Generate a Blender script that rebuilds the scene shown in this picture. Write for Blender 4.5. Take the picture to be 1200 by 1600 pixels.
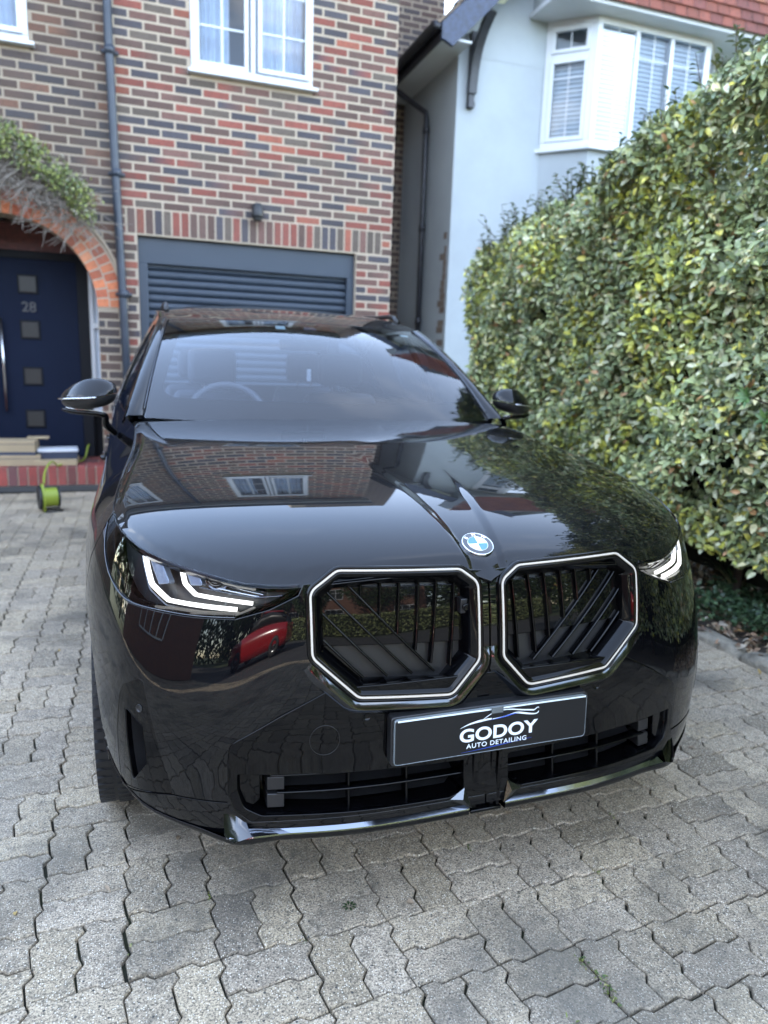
import bpy, bmesh, math, random
import numpy as np
from mathutils import Vector, Matrix
from mathutils.geometry import delaunay_2d_cdt
random.seed(7); RNG = np.random.default_rng(7)
for o in list(bpy.data.objects): bpy.data.objects.remove(o, do_unlink=True)
SC = bpy.context.scene
# ---------------------------------------------------------------- camera
CAM = np.array([-.80606, -1.41112, 1.32542]); YAW, PITCH, ROLL, FPX = .341779, .200453, .0342033, 1118.965
_f = np.array([math.sin(YAW)*math.cos(PITCH), math.cos(YAW)*math.cos(PITCH), -math.sin(PITCH)])
_r = np.array([math.cos(YAW), -math.sin(YAW), 0]); _u = np.cross(_r, _f)
_r2 = _r*math.cos(ROLL)+_u*math.sin(ROLL); _u2 = -_r*math.sin(ROLL)+_u*math.cos(ROLL)
cd = bpy.data.cameras.new('camera'); cam = bpy.data.objects.new('camera', cd); SC.collection.objects.link(cam); SC.camera = cam
cam.matrix_world = Matrix(((_r2[0], _u2[0], -_f[0], CAM[0]), (_r2[1], _u2[1], -_f[1], CAM[1]), (_r2[2], _u2[2], -_f[2], CAM[2]), (0, 0, 0, 1)))
cd.sensor_fit = 'HORIZONTAL'; cd.sensor_width = 36; cd.lens = FPX/1200*36; cd.clip_start = .05; cd.clip_end = 2000
cd.dof.use_dof = True; cd.dof.focus_distance = 1.68; cd.dof.aperture_fstop = 3.6; cd.dof.aperture_blades = 0
# ---------------------------------------------------------------- sky, sun, exposure
SUN_EL, SUN_AZ = math.radians(29), math.radians(-27)    # the sun stands behind the houses
w = bpy.data.worlds.new('World'); SC.world = w; w.use_nodes = True; nt = w.node_tree; nt.nodes.clear()
def N_(t, **k):
    n = nt.nodes.new(t)
    for a, b in k.items(): setattr(n, a, b)
    return n
sky = N_('ShaderNodeTexSky', sky_type='NISHITA', sun_disc=False, sun_elevation=SUN_EL, sun_rotation=SUN_AZ, air_density=1.0, dust_density=.0, ozone_density=1.0)
tc = N_('ShaderNodeTexCoord'); sep = N_('ShaderNodeSeparateXYZ'); nt.links.new(tc.outputs['Generated'], sep.inputs[0])
zz = N_('ShaderNodeMath', operation='MAXIMUM'); zz.inputs[1].default_value = .08; nt.links.new(sep.outputs[2], zz.inputs[0])
dx = N_('ShaderNodeMath', operation='DIVIDE'); dy = N_('ShaderNodeMath', operation='DIVIDE')
for d_, k_ in ((dx, 0), (dy, 1)): nt.links.new(sep.outputs[k_], d_.inputs[0]); nt.links.new(zz.outputs[0], d_.inputs[1])
cmb = N_('ShaderNodeCombineXYZ'); nt.links.new(dx.outputs[0], cmb.inputs[0]); nt.links.new(dy.outputs[0], cmb.inputs[1])
noi = N_('ShaderNodeTexNoise'); noi.inputs['Scale'].default_value = 1.3; noi.inputs['Detail'].default_value = 9; noi.inputs['Roughness'].default_value = .58
mp = N_('ShaderNodeMapping'); mp.inputs['Location'].default_value = (5.3, -2.4, 0); mp.inputs['Scale'].default_value = (1, 1.5, 1)
nt.links.new(cmb.outputs[0], mp.inputs[0]); nt.links.new(mp.outputs[0], noi.inputs['Vector'])
rp = N_('ShaderNodeValToRGB'); rp.color_ramp.elements[0].position = .56; rp.color_ramp.elements[1].position = .76; rp.color_ramp.elements[0].color = (.08, .08, .08, 1)
nt.links.new(noi.outputs['Fac'], rp.inputs[0])
fd = N_('ShaderNodeMapRange'); fd.inputs[1].default_value = .45; fd.inputs[2].default_value = .74; fd.inputs[3].default_value = 1; fd.inputs[4].default_value = .08; nt.links.new(sep.outputs[2], fd.inputs[0])
cm = N_('ShaderNodeMath', operation='MULTIPLY_ADD'); cm.inputs[2].default_value = .055; nt.links.new(rp.outputs[0], cm.inputs[0]); nt.links.new(fd.outputs[0], cm.inputs[1])
mx = N_('ShaderNodeMix', data_type='RGBA'); mx.inputs[7].default_value = (13.0, 13.1, 13.4, 1)
nt.links.new(cm.outputs[0], mx.inputs[0]); nt.links.new(sky.outputs[0], mx.inputs[6])
bg = N_('ShaderNodeBackground'); bg.inputs[1].default_value = .10; nt.links.new(mx.outputs[2], bg.inputs[0])
wo = N_('ShaderNodeOutputWorld'); nt.links.new(bg.outputs[0], wo.inputs[0])
sl = bpy.data.lights.new('sun', 'SUN'); sl.energy = 3.0; sl.angle = math.radians(.5); sl.color = (1, .94, .85)
so = bpy.data.objects.new('sun', sl); SC.collection.objects.link(so); so.location = (0, 0, 30)
_sd = Vector((math.sin(SUN_AZ)*math.cos(SUN_EL), math.cos(SUN_AZ)*math.cos(SUN_EL), math.sin(SUN_EL)))
so.rotation_euler = _sd.to_track_quat('Z', 'Y').to_euler()
vs = SC.view_settings; SC.display_settings.display_device = 'sRGB'
vs.view_transform = 'Standard'; vs.look = 'None'; vs.gamma = 1; vs.use_curve_mapping = False; vs.exposure = 3.68
SC.cycles.max_bounces = 10; SC.cycles.transparent_max_bounces = 24; SC.cycles.glossy_bounces = 6; SC.cycles.diffuse_bounces = 4
SC.cycles.use_denoising = True; SC.cycles.sample_clamp_indirect = 6
# ---------------------------------------------------------------- materials
M = {}
def mat(name, col=(.5, .5, .5), rough=.5, metal=0, spec=.5, coat=0, coat_r=.03, emis=None, es=0, bump=None, var=None, cior=1.5):
    """bump=(scale, strength, distance)  var=(scale, dark colour, amount)"""
    m = bpy.data.materials.new(name); m.use_nodes = True; nt = m.node_tree; b = nt.nodes['Principled BSDF']
    b.inputs['Base Color'].default_value = (*col, 1); b.inputs['Roughness'].default_value = rough; b.inputs['Metallic'].default_value = metal
    b.inputs['Specular IOR Level'].default_value = spec; b.inputs['Coat Weight'].default_value = coat; b.inputs['Coat IOR'].default_value = cior; b.inputs['Coat Roughness'].default_value = coat_r
    if emis: b.inputs['Emission Color'].default_value = (*emis, 1); b.inputs['Emission Strength'].default_value = es
    tc = nt.nodes.new('ShaderNodeTexCoord')
    if var:
        n = nt.nodes.new('ShaderNodeTexNoise'); n.inputs['Scale'].default_value = var[0]; n.inputs['Detail'].default_value = 6; n.inputs['Roughness'].default_value = .6
        nt.links.new(tc.outputs['Object'], n.inputs['Vector'])
        r = nt.nodes.new('ShaderNodeMapRange'); r.inputs[1].default_value = .35; r.inputs[2].default_value = .68; r.inputs[4].default_value = var[2]; nt.links.new(n.outputs['Fac'], r.inputs[0])
        x = nt.nodes.new('ShaderNodeMix'); x.data_type = 'RGBA'; x.inputs[6].default_value = (*col, 1); x.inputs[7].default_value = (*var[1], 1)
        nt.links.new(r.outputs[0], x.inputs[0]); nt.links.new(x.outputs[2], b.inputs['Base Color'])
    if bump:
        n = nt.nodes.new('ShaderNodeTexNoise'); n.inputs['Scale'].default_value = bump[0]; n.inputs['Detail'].default_value = 5
        nt.links.new(tc.outputs['Object'], n.inputs['Vector'])
        bu = nt.nodes.new('ShaderNodeBump'); bu.inputs['Strength'].default_value = bump[1]; bu.inputs['Distance'].default_value = bump[2]
        nt.links.new(n.outputs['Fac'], bu.inputs['Height']); nt.links.new(bu.outputs[0], b.inputs['Normal'])
    M[name] = m; return m
def glass(name, tint=(1, 1, 1), rough=0.0, ior=1.5, haze=None):
    """thin glass: clear (tinted) straight through, mirror by Fresnel"""
    m = bpy.data.materials.new(name); m.use_nodes = True; nt = m.node_tree; nt.nodes.clear()
    t = nt.nodes.new('ShaderNodeBsdfTransparent'); t.inputs[0].default_value = (*tint, 1)
    g = nt.nodes.new('ShaderNodeBsdfGlossy'); g.inputs['Roughness'].default_value = rough
    f = nt.nodes.new('ShaderNodeFresnel'); f.inputs['IOR'].default_value = ior
    x = nt.nodes.new('ShaderNodeMixShader'); o = nt.nodes.new('ShaderNodeOutputMaterial')
    nt.links.new(f.outputs[0], x.inputs[0]); nt.links.new(t.outputs[0], x.inputs[1]); nt.links.new(g.outputs[0], x.inputs[2]); nt.links.new(x.outputs[0], o.inputs[0])
    M[name] = m; return m
mat('paint', (.0010, .0012, .0020), .35, 0, .03, 1, .003, cior=1.46)
mat('gloss', (.0012, .0012, .0016), .35, 0, .03, 1, .012, cior=1.34)
mat('satin', (.012, .012, .013), .35)
mat('cover_grey', (.05, .055, .062), .5)
mat('matte', (.008, .008, .009), .7, bump=(140, .25, .001))
mat('void', (.003, .003, .003), 1.0, 0, 0)
mat('flange', (.07, .073, .08), .10, 1)
mat('chrome', (.75, .76, .78), .08, 1)
mat('darkchrome', (.12, .125, .135), .16, 1)
mat('tyre', (.012, .012, .013), .62, bump=(60, .3, .002))
mat('rim', (.16, .165, .17), .22, .9)
mat('led', (.7, .7, .7), .4, emis=(1.0, .97, .90), es=.2)
mat('ledrim', (.46, .44, .40), .3, emis=(1.0, .93, .82), es=.02)
mat('lens_block', (.30, .36, .46), .12, .3, .8, 1, bump=(90, .4, .002))
mat('interior', (.12, .135, .17), .6, bump=(90, .2, .001))
mat('interior_pale', (.12, .125, .14), .5)
mat('badge_blue', (.01, .16, .62), .25, 0, .5, 1)
mat('badge_white', (.75, .76, .78), .25, 0, .5, 1)
mat('badge_black', (.006, .006, .007), .15, 0, .5, 1)
mat('plate_black', (.006, .0065, .008), .34, 0, .3, .3, .1, bump=(240, .25, .0004))
mat('plate_white', (.80, .86, .90), .35)
mat('plate_blue', (.03, .10, .55), .35)
mat('acrylic', (.10, .12, .13), .12, 0, .6, 1)
mat('glint', (.78, .88, .90), .2, 0, .6, 1)
mat('trim_metal', (.30, .32, .36), .10, 1)
glass('lamp_glass', (.90, .93, .97), 0, 1.42)
glass('car_glass', (.84, .92, 1.0), .002, 1.82)
glass('dark_glass', (.62, .67, .72), .004, 1.52)
# ---------------------------------------------------------------- car master surfaces (metres; x across, y from nose to tail, z up)
def cspline(t, P):
    """natural cubic spline through rows of P at knots t -> function of array u"""
    t = np.asarray(t, float); P = np.asarray(P, float); n = len(t); h = np.diff(t)
    A = np.zeros((n, n)); B = np.zeros(P.shape)
    A[0, 0] = A[-1, -1] = 1.0
    for i in range(1, n-1):
        A[i, i-1] = h[i-1]; A[i, i] = 2*(h[i-1]+h[i]); A[i, i+1] = h[i]
        B[i] = 6*((P[i+1]-P[i])/h[i]-(P[i]-P[i-1])/h[i-1])
    M = np.linalg.solve(A, B)
    def f(u):
        u = np.asarray(u, float); k = np.clip(np.searchsorted(t, u)-1, 0, n-2)
        sh = u.shape+(1,)*(P.ndim-1)
        a = ((t[k+1]-u)/h[k]).reshape(sh); b = ((u-t[k])/h[k]).reshape(sh); hk = h[k].reshape(sh)
        return a*P[k]+b*P[k+1]+((a**3-a)*M[k]+(b**3-b)*M[k+1])*hk*hk/6
    return f
OUT = [(0,.035),(.2,.036),(.35,.045),(.5,.068),(.62,.098),(.72,.145),(.80,.205),(.862,.285),(.905,.39),(.935,.52),
       (.950,.68),(.957,.85),(.957,1.1),(.945,1.6),(.94,2.4),(.94,3.2),(.955,3.7),(.945,4.15),(.90,4.5),(.75,4.68),(.4,4.74),(0,4.755)]
ZR = [.20,.27,.35,.50,.62,.72,.80,.88,.96,1.04,1.12]
INS = [[-.01,-.015,-.005,0,.008,.022,.038,.060,.09,.13,.17],
 [-.01,-.015,-.005,0,.008,.022,.038,.060,.09,.13,.17],
 [-.01,-.015,-.005,0,.008,.022,.038,.060,.09,.13,.17],
 [-.005,-.012,-.004,0,.008,.022,.038,.060,.09,.13,.17],
 [.005,-.008,-.003,0,.014,.034,.053,.075,.11,.15,.19],
 [.02,.003,-.001,0,.018,.041,.064,.089,.12,.16,.20],
 [.03,.012,.002,0,.018,.043,.068,.094,.13,.17,.21],
 [.036,.018,.006,0,.013,.035,.060,.088,.13,.17,.21],
 [.040,.022,.010,0,.007,.023,.045,.071,.115,.165,.21],
 [.034,.022,.010,0,.001,.010,.026,.052,.10,.16,.21],
 [.020,.015,.008,0,-.002,.004,.018,.043,.095,.16,.21],
 [.005,.004,.003,0,-.003,.001,.013,.036,.090,.16,.21],
 [.005,.004,.003,0,-.002,.001,.011,.032,.085,.155,.21],
 [.035,.024,.012,0,.001,.004,.011,.024,.055,.11,.17],
 [.045,.032,.014,0,.003,.010,.016,.022,.032,.048,.075],
 [.045,.032,.014,0,.003,.010,.016,.022,.032,.048,.075],
 [.010,.008,.004,0,.000,.004,.012,.022,.034,.050,.080],
 [.02,.012,.005,0,.002,.008,.018,.032,.048,.070,.10],
 [.03,.015,.005,0,.004,.012,.025,.042,.062,.09,.12],
 [.03,.015,.005,0,.006,.018,.032,.052,.075,.10,.13],
 [.03,.015,.005,0,.006,.018,.032,.052,.075,.10,.13],
 [.03,.015,.005,0,.006,.018,.032,.052,.075,.10,.13]]
_o = np.array(OUT); _full = np.vstack([_o[1:6][::-1]*[-1, 1], _o])
_k = np.concatenate([[0], np.cumsum(np.linalg.norm(np.diff(_full, axis=0), axis=1))]); _k -= _k[5]
_of = cspline(_k, _full)
_is = cspline(_k, np.vstack([np.array(INS[1:6])[::-1], INS]))
def ins(S, z):
    a = _is(S)                                  # (n, rows) then spline along z
    return _zs(a, z)
def _zs(a, z):
    n = len(ZR); zr = np.array(ZR); h = np.diff(zr)
    A = np.zeros((n, n)); A[0, 0] = A[-1, -1] = 1
    R_ = np.zeros((n, n))
    for i in range(1, n-1):
        A[i, i-1] = h[i-1]; A[i, i] = 2*(h[i-1]+h[i]); A[i, i+1] = h[i]
        R_[i, i+1] += 6/h[i]; R_[i, i] += -6/h[i]-6/h[i-1]; R_[i, i-1] += 6/h[i-1]
    M = a @ (np.linalg.solve(A, R_)).T
    z = np.clip(z, zr[0]-.1, zr[-1]+.1); k = np.clip(np.searchsorted(zr, z)-1, 0, n-2); r = np.arange(len(z))
    p = (zr[k+1]-z)/h[k]; q = (z-zr[k])/h[k]
    return p*a[r, k]+q*a[r, k+1]+((p**3-p)*M[r, k]+(q**3-q)*M[r, k+1])*h[k]**2/6
def bodyA(Q):
    """Q (n,2): S signed arc position (mirrored when negative), z -> (n,3)"""
    Q = np.asarray(Q, float); sg = np.where(Q[:, 0] < 0, -1.0, 1.0); S = np.abs(Q[:, 0]); z = Q[:, 1]
    p = _of(S); e = (_of(S+1e-3)-_of(S-1e-3)); e /= np.linalg.norm(e, axis=1)[:, None]
    n = np.stack([e[:, 1], -e[:, 0]], 1)        # outward
    d = ins(S, z)
    q = p-n*d[:, None]
    return np.stack([q[:, 0]*sg, q[:, 1], z], 1)
SEND = _k[-1]
_zc = cspline([-.30,-.1,.0,.045,.1,.15,.25,.4,.55,.7,1.0,1.38,1.8],
              np.array([.30,.62,.765,.822,.872,.902,.943,.983,1.011,1.033,1.070,1.108,1.150]))
_gx = cspline([0,.15,.3,.44,.6,.7,.8,.86,1.0], np.array([0,.003,.013,.033,.080,.125,.195,.255,.44]))
def hoodH(x, y):
    x = np.abs(x); w = .036+.125*np.clip(y-.04, 0, 2)          # centre dome half width
    e = np.clip((w-x)/(.020+.034*np.clip(y, 0, 2))+.5, 0, 1); e = e*e*(3-2*e); dome = -e*(.0062*np.clip((.86-y)/.72, 0, 1)**1.6)
    return _zc(y-_gx(x))-.020*(x/.8)**2+dome
def hoodB(Q):
    Q = np.asarray(Q, float)
    return np.stack([Q[:, 0], Q[:, 1], hoodH(Q[:, 0], Q[:, 1])], 1)
# ---------------------------------------------------------------- mesh helpers
def link(o, parent=None):
    bpy.context.scene.collection.objects.link(o)
    if parent: o.parent = parent
    return o
def meta(o, label=None, cat=None, group=None, kind=None):
    if label: o['label'] = label
    if cat: o['category'] = cat
    if group: o['group'] = group
    if kind: o['kind'] = kind
    return o
def thing(name, label, cat, loc=(0, 0, 0), group=None, rz=0):
    o = bpy.data.objects.new(name, None); o.location = loc; o.rotation_euler = (0, 0, rz); o.empty_display_size = .1
    link(o); return meta(o, label, cat, group)
def mesh_np(name, V, F, mat, parent=None, smooth=False, N=None, col=None):
    """V (n,3); F list of tuples or (m,k) array"""
    me = bpy.data.meshes.new(name); V = np.asarray(V, float)
    if isinstance(F, np.ndarray):
        m, k = F.shape
        me.vertices.add(len(V)); me.vertices.foreach_set('co', V.ravel())
        me.loops.add(m*k); me.loops.foreach_set('vertex_index', F.astype(np.int32).ravel())
        me.polygons.add(m); me.polygons.foreach_set('loop_start', np.arange(0, m*k, k, dtype=np.int32))
        me.polygons.foreach_set('loop_total', np.full(m, k, dtype=np.int32)); me.update(calc_edges=True)
    else:
        me.from_pydata([tuple(v) for v in V], [], [tuple(int(i) for i in f) for f in F]); me.update()
    me.polygons.foreach_set('use_smooth', np.full(len(me.polygons), bool(smooth)))
    if col is not None:
        ca = me.color_attributes.new('Col', 'FLOAT_COLOR', 'POINT')
        ca.data.foreach_set('color', np.hstack([col, np.ones((len(col), 1))]).astype(np.float32).ravel())
    if N is not None: me.normals_split_custom_set_from_vertices([tuple(n) for n in N])
    for m_ in (mat if isinstance(mat, (list, tuple)) else [mat]): me.materials.append(m_)
    return link(bpy.data.objects.new(name, me), parent)
class MB:
    """collects boxes, bars, tubes, prisms and grids for ONE mesh"""
    def __init__(s): s.v = []; s.f = []; s.n = 0
    def add(s, V, F):
        s.v.append(np.asarray(V, float)); s.f += [tuple(i+s.n for i in f) for f in F]; s.n += len(V); return s
    def box(s, a, b):
        x0, y0, z0 = a; x1, y1, z1 = b
        return s.add([(x0,y0,z0),(x1,y0,z0),(x1,y1,z0),(x0,y1,z0),(x0,y0,z1),(x1,y0,z1),(x1,y1,z1),(x0,y1,z1)],
                     [(0,3,2,1),(4,5,6,7),(0,1,5,4),(1,2,6,5),(2,3,7,6),(3,0,4,7)])
    def bar(s, p, q, w, h, up=(0,0,1)):
        p = np.array(p, float); q = np.array(q, float); d = q-p; d /= np.linalg.norm(d)
        r = np.cross(d, up); r /= np.linalg.norm(r); u = np.cross(r, d)
        V = [c+r*a*w/2+u*b*h/2 for c in (p, q) for a, b in ((-1,-1),(1,-1),(1,1),(-1,1))]
        return s.add(V, [(0,1,2,3),(7,6,5,4),(0,4,5,1),(1,5,6,2),(2,6,7,3),(3,7,4,0)])
    def tube(s, pts, r, n=10, cap=True):
        pts = np.array(pts, float); m = len(pts); rr = np.broadcast_to(np.asarray(r, float), (m,))
        T = np.gradient(pts, axis=0); T /= np.linalg.norm(T, axis=1)[:, None]
        up = np.array([0, 0, 1.]) if abs(T[0][2]) < .9 else np.array([1., 0, 0]); V = []
        a = np.cross(T[0], up); a /= np.linalg.norm(a)
        for i in range(m):
            a = a-T[i]*(a@T[i]); a /= np.linalg.norm(a); b = np.cross(T[i], a)
            for k in range(n):
                t = 2*math.pi*k/n; V.append(pts[i]+rr[i]*(a*math.cos(t)+b*math.sin(t)))
        F = [(i*n+k, i*n+(k+1) % n, (i+1)*n+(k+1) % n, (i+1)*n+k) for i in range(m-1) for k in range(n)]
        if cap: F += [tuple(range(n))[::-1], tuple(range((m-1)*n, m*n))]
        return s.add(V, F)
    def grid(s, P, close_u=False, close_v=False, flip=False):
        P = np.asarray(P, float); a, b = P.shape[:2]; F = []
        for i in range(a if close_u else a-1):
            for j in range(b if close_v else b-1):
                q = (i*b+j, ((i+1) % a)*b+j, ((i+1) % a)*b+(j+1) % b, i*b+(j+1) % b); F.append(q[::-1] if flip else q)
        return s.add(P.reshape(-1, 3), F)
    def prism(s, poly, fn0, fn1):
        """poly 2-D list; fn0/fn1 map 2-D point to 3-D front/back"""
        n = len(poly); V = [fn0(*p) for p in poly]+[fn1(*p) for p in poly]
        return s.add(V, [tuple(range(n)), tuple(range(2*n-1, n-1, -1))]+[(i, i+n, (i+1) % n+n, (i+1) % n) for i in range(n)])
    def build(s, name, mat, parent=None, smooth=False, bevel=0, seg=2, angle=35):
        o = mesh_np(name, np.vstack(s.v), s.f, mat, parent, smooth)
        bm = bmesh.new(); bm.from_mesh(o.data); bmesh.ops.recalc_face_normals(bm, faces=bm.faces); bm.to_mesh(o.data); bm.free()
        if bevel:
            m = o.modifiers.new('bevel', 'BEVEL'); m.width = bevel; m.segments = seg; m.limit_method = 'ANGLE'; m.angle_limit = math.radians(angle)
        if smooth or bevel:
            o.data.polygons.foreach_set('use_smooth', np.full(len(o.data.polygons), True))
            if bevel or smooth == 'auto':
                try: o.data.set_sharp_from_angle(angle=math.radians(40))
                except Exception: pass
        return o
def fillet(P, r, seg=6):
    """round the corners of a closed polygon; r a number or list"""
    P = np.array(P, float); n = len(P); rr = np.broadcast_to(np.asarray(r, float), (n,)); out = []
    for i in range(n):
        a, b, c = P[i-1], P[i], P[(i+1) % n]; u = a-b; v = c-b; lu = np.linalg.norm(u); lv = np.linalg.norm(v); u /= lu; v /= lv
        ang = math.acos(max(-1, min(1, float(u@v)))); d = min(rr[i]/max(math.tan(ang/2), 1e-4), lu*.48, lv*.48)
        if rr[i] <= 0 or ang > 3.05: out.append(b); continue
        p, q = b+u*d, b+v*d
        for k in range(seg+1):
            t = k/seg; out.append((1-t)**2*p+2*t*(1-t)*b+t*t*q)
    return np.array(out)
def resample(P, h, closed=True):
    P = np.asarray(P, float); Q = np.vstack([P, P[:1]]) if closed else P; out = []
    for a, b in zip(Q[:-1], Q[1:]):
        k = max(1, int(math.ceil(np.linalg.norm(b-a)/h)))
        out += [a+(b-a)*i/k for i in range(k)]
    if not closed: out.append(Q[-1])
    return np.array(out)
def inside(P, pts):
    x, y = pts[:, 0], pts[:, 1]; r = np.zeros(len(pts), bool); n = len(P)
    for i in range(n):
        (x1, y1), (x2, y2) = P[i-1], P[i]
        c = ((y1 > y) != (y2 > y)); r ^= c & (x < (x2-x1)*(y-y1)/((y2-y1) if y2 != y1 else 1e-12)+x1)
    return r
def dist_poly(P, pts):
    d = np.full(len(pts), 1e9); n = len(P)
    for i in range(n):
        a, b = P[i-1], P[i]; ab = b-a; L = ab@ab+1e-12
        t = np.clip(((pts-a)@ab)/L, 0, 1); d = np.minimum(d, np.linalg.norm(pts-(a+t[:, None]*ab), axis=1))
    return d
def normals(fn, Q, e=1.5e-3):
    a = fn(Q+[e, 0])-fn(Q-[e, 0]); b = fn(Q+[0, e])-fn(Q-[0, e]); n = np.cross(a, b); return n/np.maximum(np.linalg.norm(n, axis=1), 1e-12)[:, None]
def panel(name, fn, outer, mat, parent=None, holes=(), h=.015, hb=.008, lip=.014, off=0.0, flip=False, er=.0021, extra=None):
    """a body panel: the master surface fn over a region, its edges turned inwards"""
    loops = [resample(outer, hb)]+[resample(p, hb) for p in holes]
    lo, hi = loops[0].min(0), loops[0].max(0)
    gx, gy = np.meshgrid(np.arange(lo[0]+h/2, hi[0], h), np.arange(lo[1]+h/2, hi[1], h)); g = np.stack([gx.ravel(), gy.ravel()], 1)
    g[:, 0] += (np.arange(len(g)) // gx.shape[1] % 2)*h*.5
    m = inside(loops[0], g)
    for p in loops[1:]: m &= ~inside(p, g)
    g = g[m]
    if extra is not None:
        ex, mk_ = extra; g = g[~mk_(g)]; ex = ex[inside(loops[0], ex)]; g = np.vstack([g, ex])
    for p in loops: g = g[dist_poly(p, g) > .45*min(h, hb*1.5)] if len(g) else g
    pts = np.vstack(loops+[g]); ed = []; k = 0
    for p in loops: ed += [(k+i, k+(i+1) % len(p)) for i in range(len(p))]; k += len(p)
    r = delaunay_2d_cdt([Vector(p) for p in pts], ed, [], 0, 1e-7)
    V2 = np.array([tuple(v) for v in r[0]]); T = np.array(r[2]); c = V2[T].mean(1)
    m = inside(loops[0], c)
    for p in loops[1:]: m &= ~inside(p, c)
    T = T[m]
    P = fn(V2); N = normals(fn, V2)*(-1 if flip else 1); P = P+N*off
    fnm = np.cross(P[T[:, 1]]-P[T[:, 0]], P[T[:, 2]]-P[T[:, 0]]); bad = (fnm*N[T[:, 0]]).sum(1) < 0; T[bad] = T[bad][:, ::-1]
    V = [P]; NN = [N]; F = [tuple(t) for t in T]; n0 = len(P)
    if lip > 0:
        for p in loops:
            A3 = fn(p); n3 = normals(fn, p)*(-1 if flip else 1); A3 = A3+n3*off
            nx = np.roll(A3, -1, 0)-np.roll(A3, 1, 0); w = np.cross(nx, n3); w /= np.maximum(np.linalg.norm(w, axis=1), 1e-9)[:, None]
            q = p+.003*0; area = .5*np.sum(p[:, 0]*np.roll(p[:, 1], -1)-np.roll(p[:, 0], -1)*p[:, 1])
            # outward from the panel material: test with the centroid side
            t2 = np.roll(p, -1, 0)-np.roll(p, 1, 0); o2 = np.stack([t2[:, 1], -t2[:, 0]], 1); o2 /= np.maximum(np.linalg.norm(o2, axis=1), 1e-9)[:, None]
            if area < 0: o2 = -o2
            if p is not loops[0]: o2 = -o2
            o3 = fn(p+o2*2e-3)-fn(p-o2*2e-3); s = np.sign((w*o3).sum(1)); w = w*s[:, None]
            s2 = math.sqrt(.5); m_ = len(p)
            R = [(A3, n3), (A3+w*er*.7-n3*er*.3, .7*n3+.7*w), (A3+w*er-n3*er, w), (A3+w*er-n3*lip, w)]
            b0 = n0
            for (a, nn) in R: V.append(a); NN.append(nn/np.linalg.norm(nn, axis=1)[:, None]); n0 += m_
            for k2 in range(3):
                for i in range(m_):
                    j = (i+1) % m_; F.append((b0+k2*m_+i, b0+k2*m_+j, b0+(k2+1)*m_+j, b0+(k2+1)*m_+i))
    V = np.vstack(V); NN = np.vstack(NN); G = []
    for f in F:
        a, b, c_ = V[f[0]], V[f[1]], V[f[2]]; nn = np.cross(b-a, c_-a)
        G.append(f[::-1] if nn@(NN[f[0]]+NN[f[2]]) < 0 else f)
    return mesh_np(name, V, G, mat, parent, True, NN)
def frame_on(fn, path, closed=True, off=0.0, flip=False):
    """3-D points, outward (right of travel made outward) and normals for a path in the domain of fn"""
    P = fn(path); N = normals(fn, path)*(-1 if flip else 1); P = P+N*off
    T = (np.roll(P, -1, 0)-np.roll(P, 1, 0)) if closed else np.gradient(P, axis=0)
    W = np.cross(T, N); W /= np.linalg.norm(W, axis=1)[:, None]
    if closed:
        c = P.mean(0)
        if ((P-c)*W).sum() < 0: W = -W
    return P, W, N
def sweep(P, W, N, prof, closed=True, closed_prof=False):
    return np.stack([P+W*a+N*b for a, b in prof], 1)
def text_mesh(txt, size, depth=.0005, sx=1.0, bold=0.0, spacing=1.0, align='CENTER'):
    cu = bpy.data.curves.new('txt', 'FONT'); cu.body = txt; cu.size = size; cu.extrude = depth; cu.offset = bold; cu.space_character = spacing
    cu.align_x = align; cu.align_y = 'CENTER'; cu.resolution_u = 6
    o = bpy.data.objects.new('txt', cu); bpy.context.scene.collection.objects.link(o)
    dg = bpy.context.evaluated_depsgraph_get(); dg.update(); me = bpy.data.meshes.new_from_object(o.evaluated_get(dg))
    V = np.array([tuple(v.co) for v in me.vertices]); F = [tuple(p.vertices) for p in me.polygons]
    bpy.data.objects.remove(o); bpy.data.curves.remove(cu); bpy.data.meshes.remove(me)
    V[:, 0] *= sx
    return V, F
def copy_tree(o, parent=None):
    c = o.copy(); bpy.context.scene.collection.objects.link(c); c.parent = parent
    for ch in [x for x in bpy.data.objects if x.parent is o]: copy_tree(ch, c)
    return c
# ---------------------------------------------------------------- more materials
def shader(name):
    m = bpy.data.materials.new(name); m.use_nodes = True; nt = m.node_tree; M[name] = m
    def n(t, **k):
        x = nt.nodes.new(t)
        for a, b in k.items():
            if a.startswith('i_'): x.inputs[a[2:].replace('_', ' ')].default_value = b
            else: setattr(x, a, b)
        return x
    return m, nt, nt.nodes['Principled BSDF'], n, nt.links.new
def mixc(nt, n, L, a, b, fac=None, blend='MIX', f=1.0):
    x = n('ShaderNodeMix', data_type='RGBA', blend_type=blend); x.inputs[0].default_value = f
    for s, v in ((6, a), (7, b)):
        if hasattr(v, 'links') or hasattr(v, 'is_linked'): L(v, x.inputs[s])
        else: x.inputs[s].default_value = (*v, 1)
    if fac is not None: L(fac, x.inputs[0])
    return x.outputs[2]
def ramp(n, L, src, p0, p1, a=0., b=1.):
    r = n('ShaderNodeMapRange'); r.inputs[1].default_value = p0; r.inputs[2].default_value = p1; r.inputs[3].default_value = a; r.inputs[4].default_value = b; L(src, r.inputs[0]); return r.outputs[0]
def noise(n, L, v, sc, det=5, ro=.55):
    x = n('ShaderNodeTexNoise'); x.inputs['Scale'].default_value = sc; x.inputs['Detail'].default_value = det; x.inputs['Roughness'].default_value = ro; L(v, x.inputs['Vector']); return x.outputs['Fac']
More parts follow.
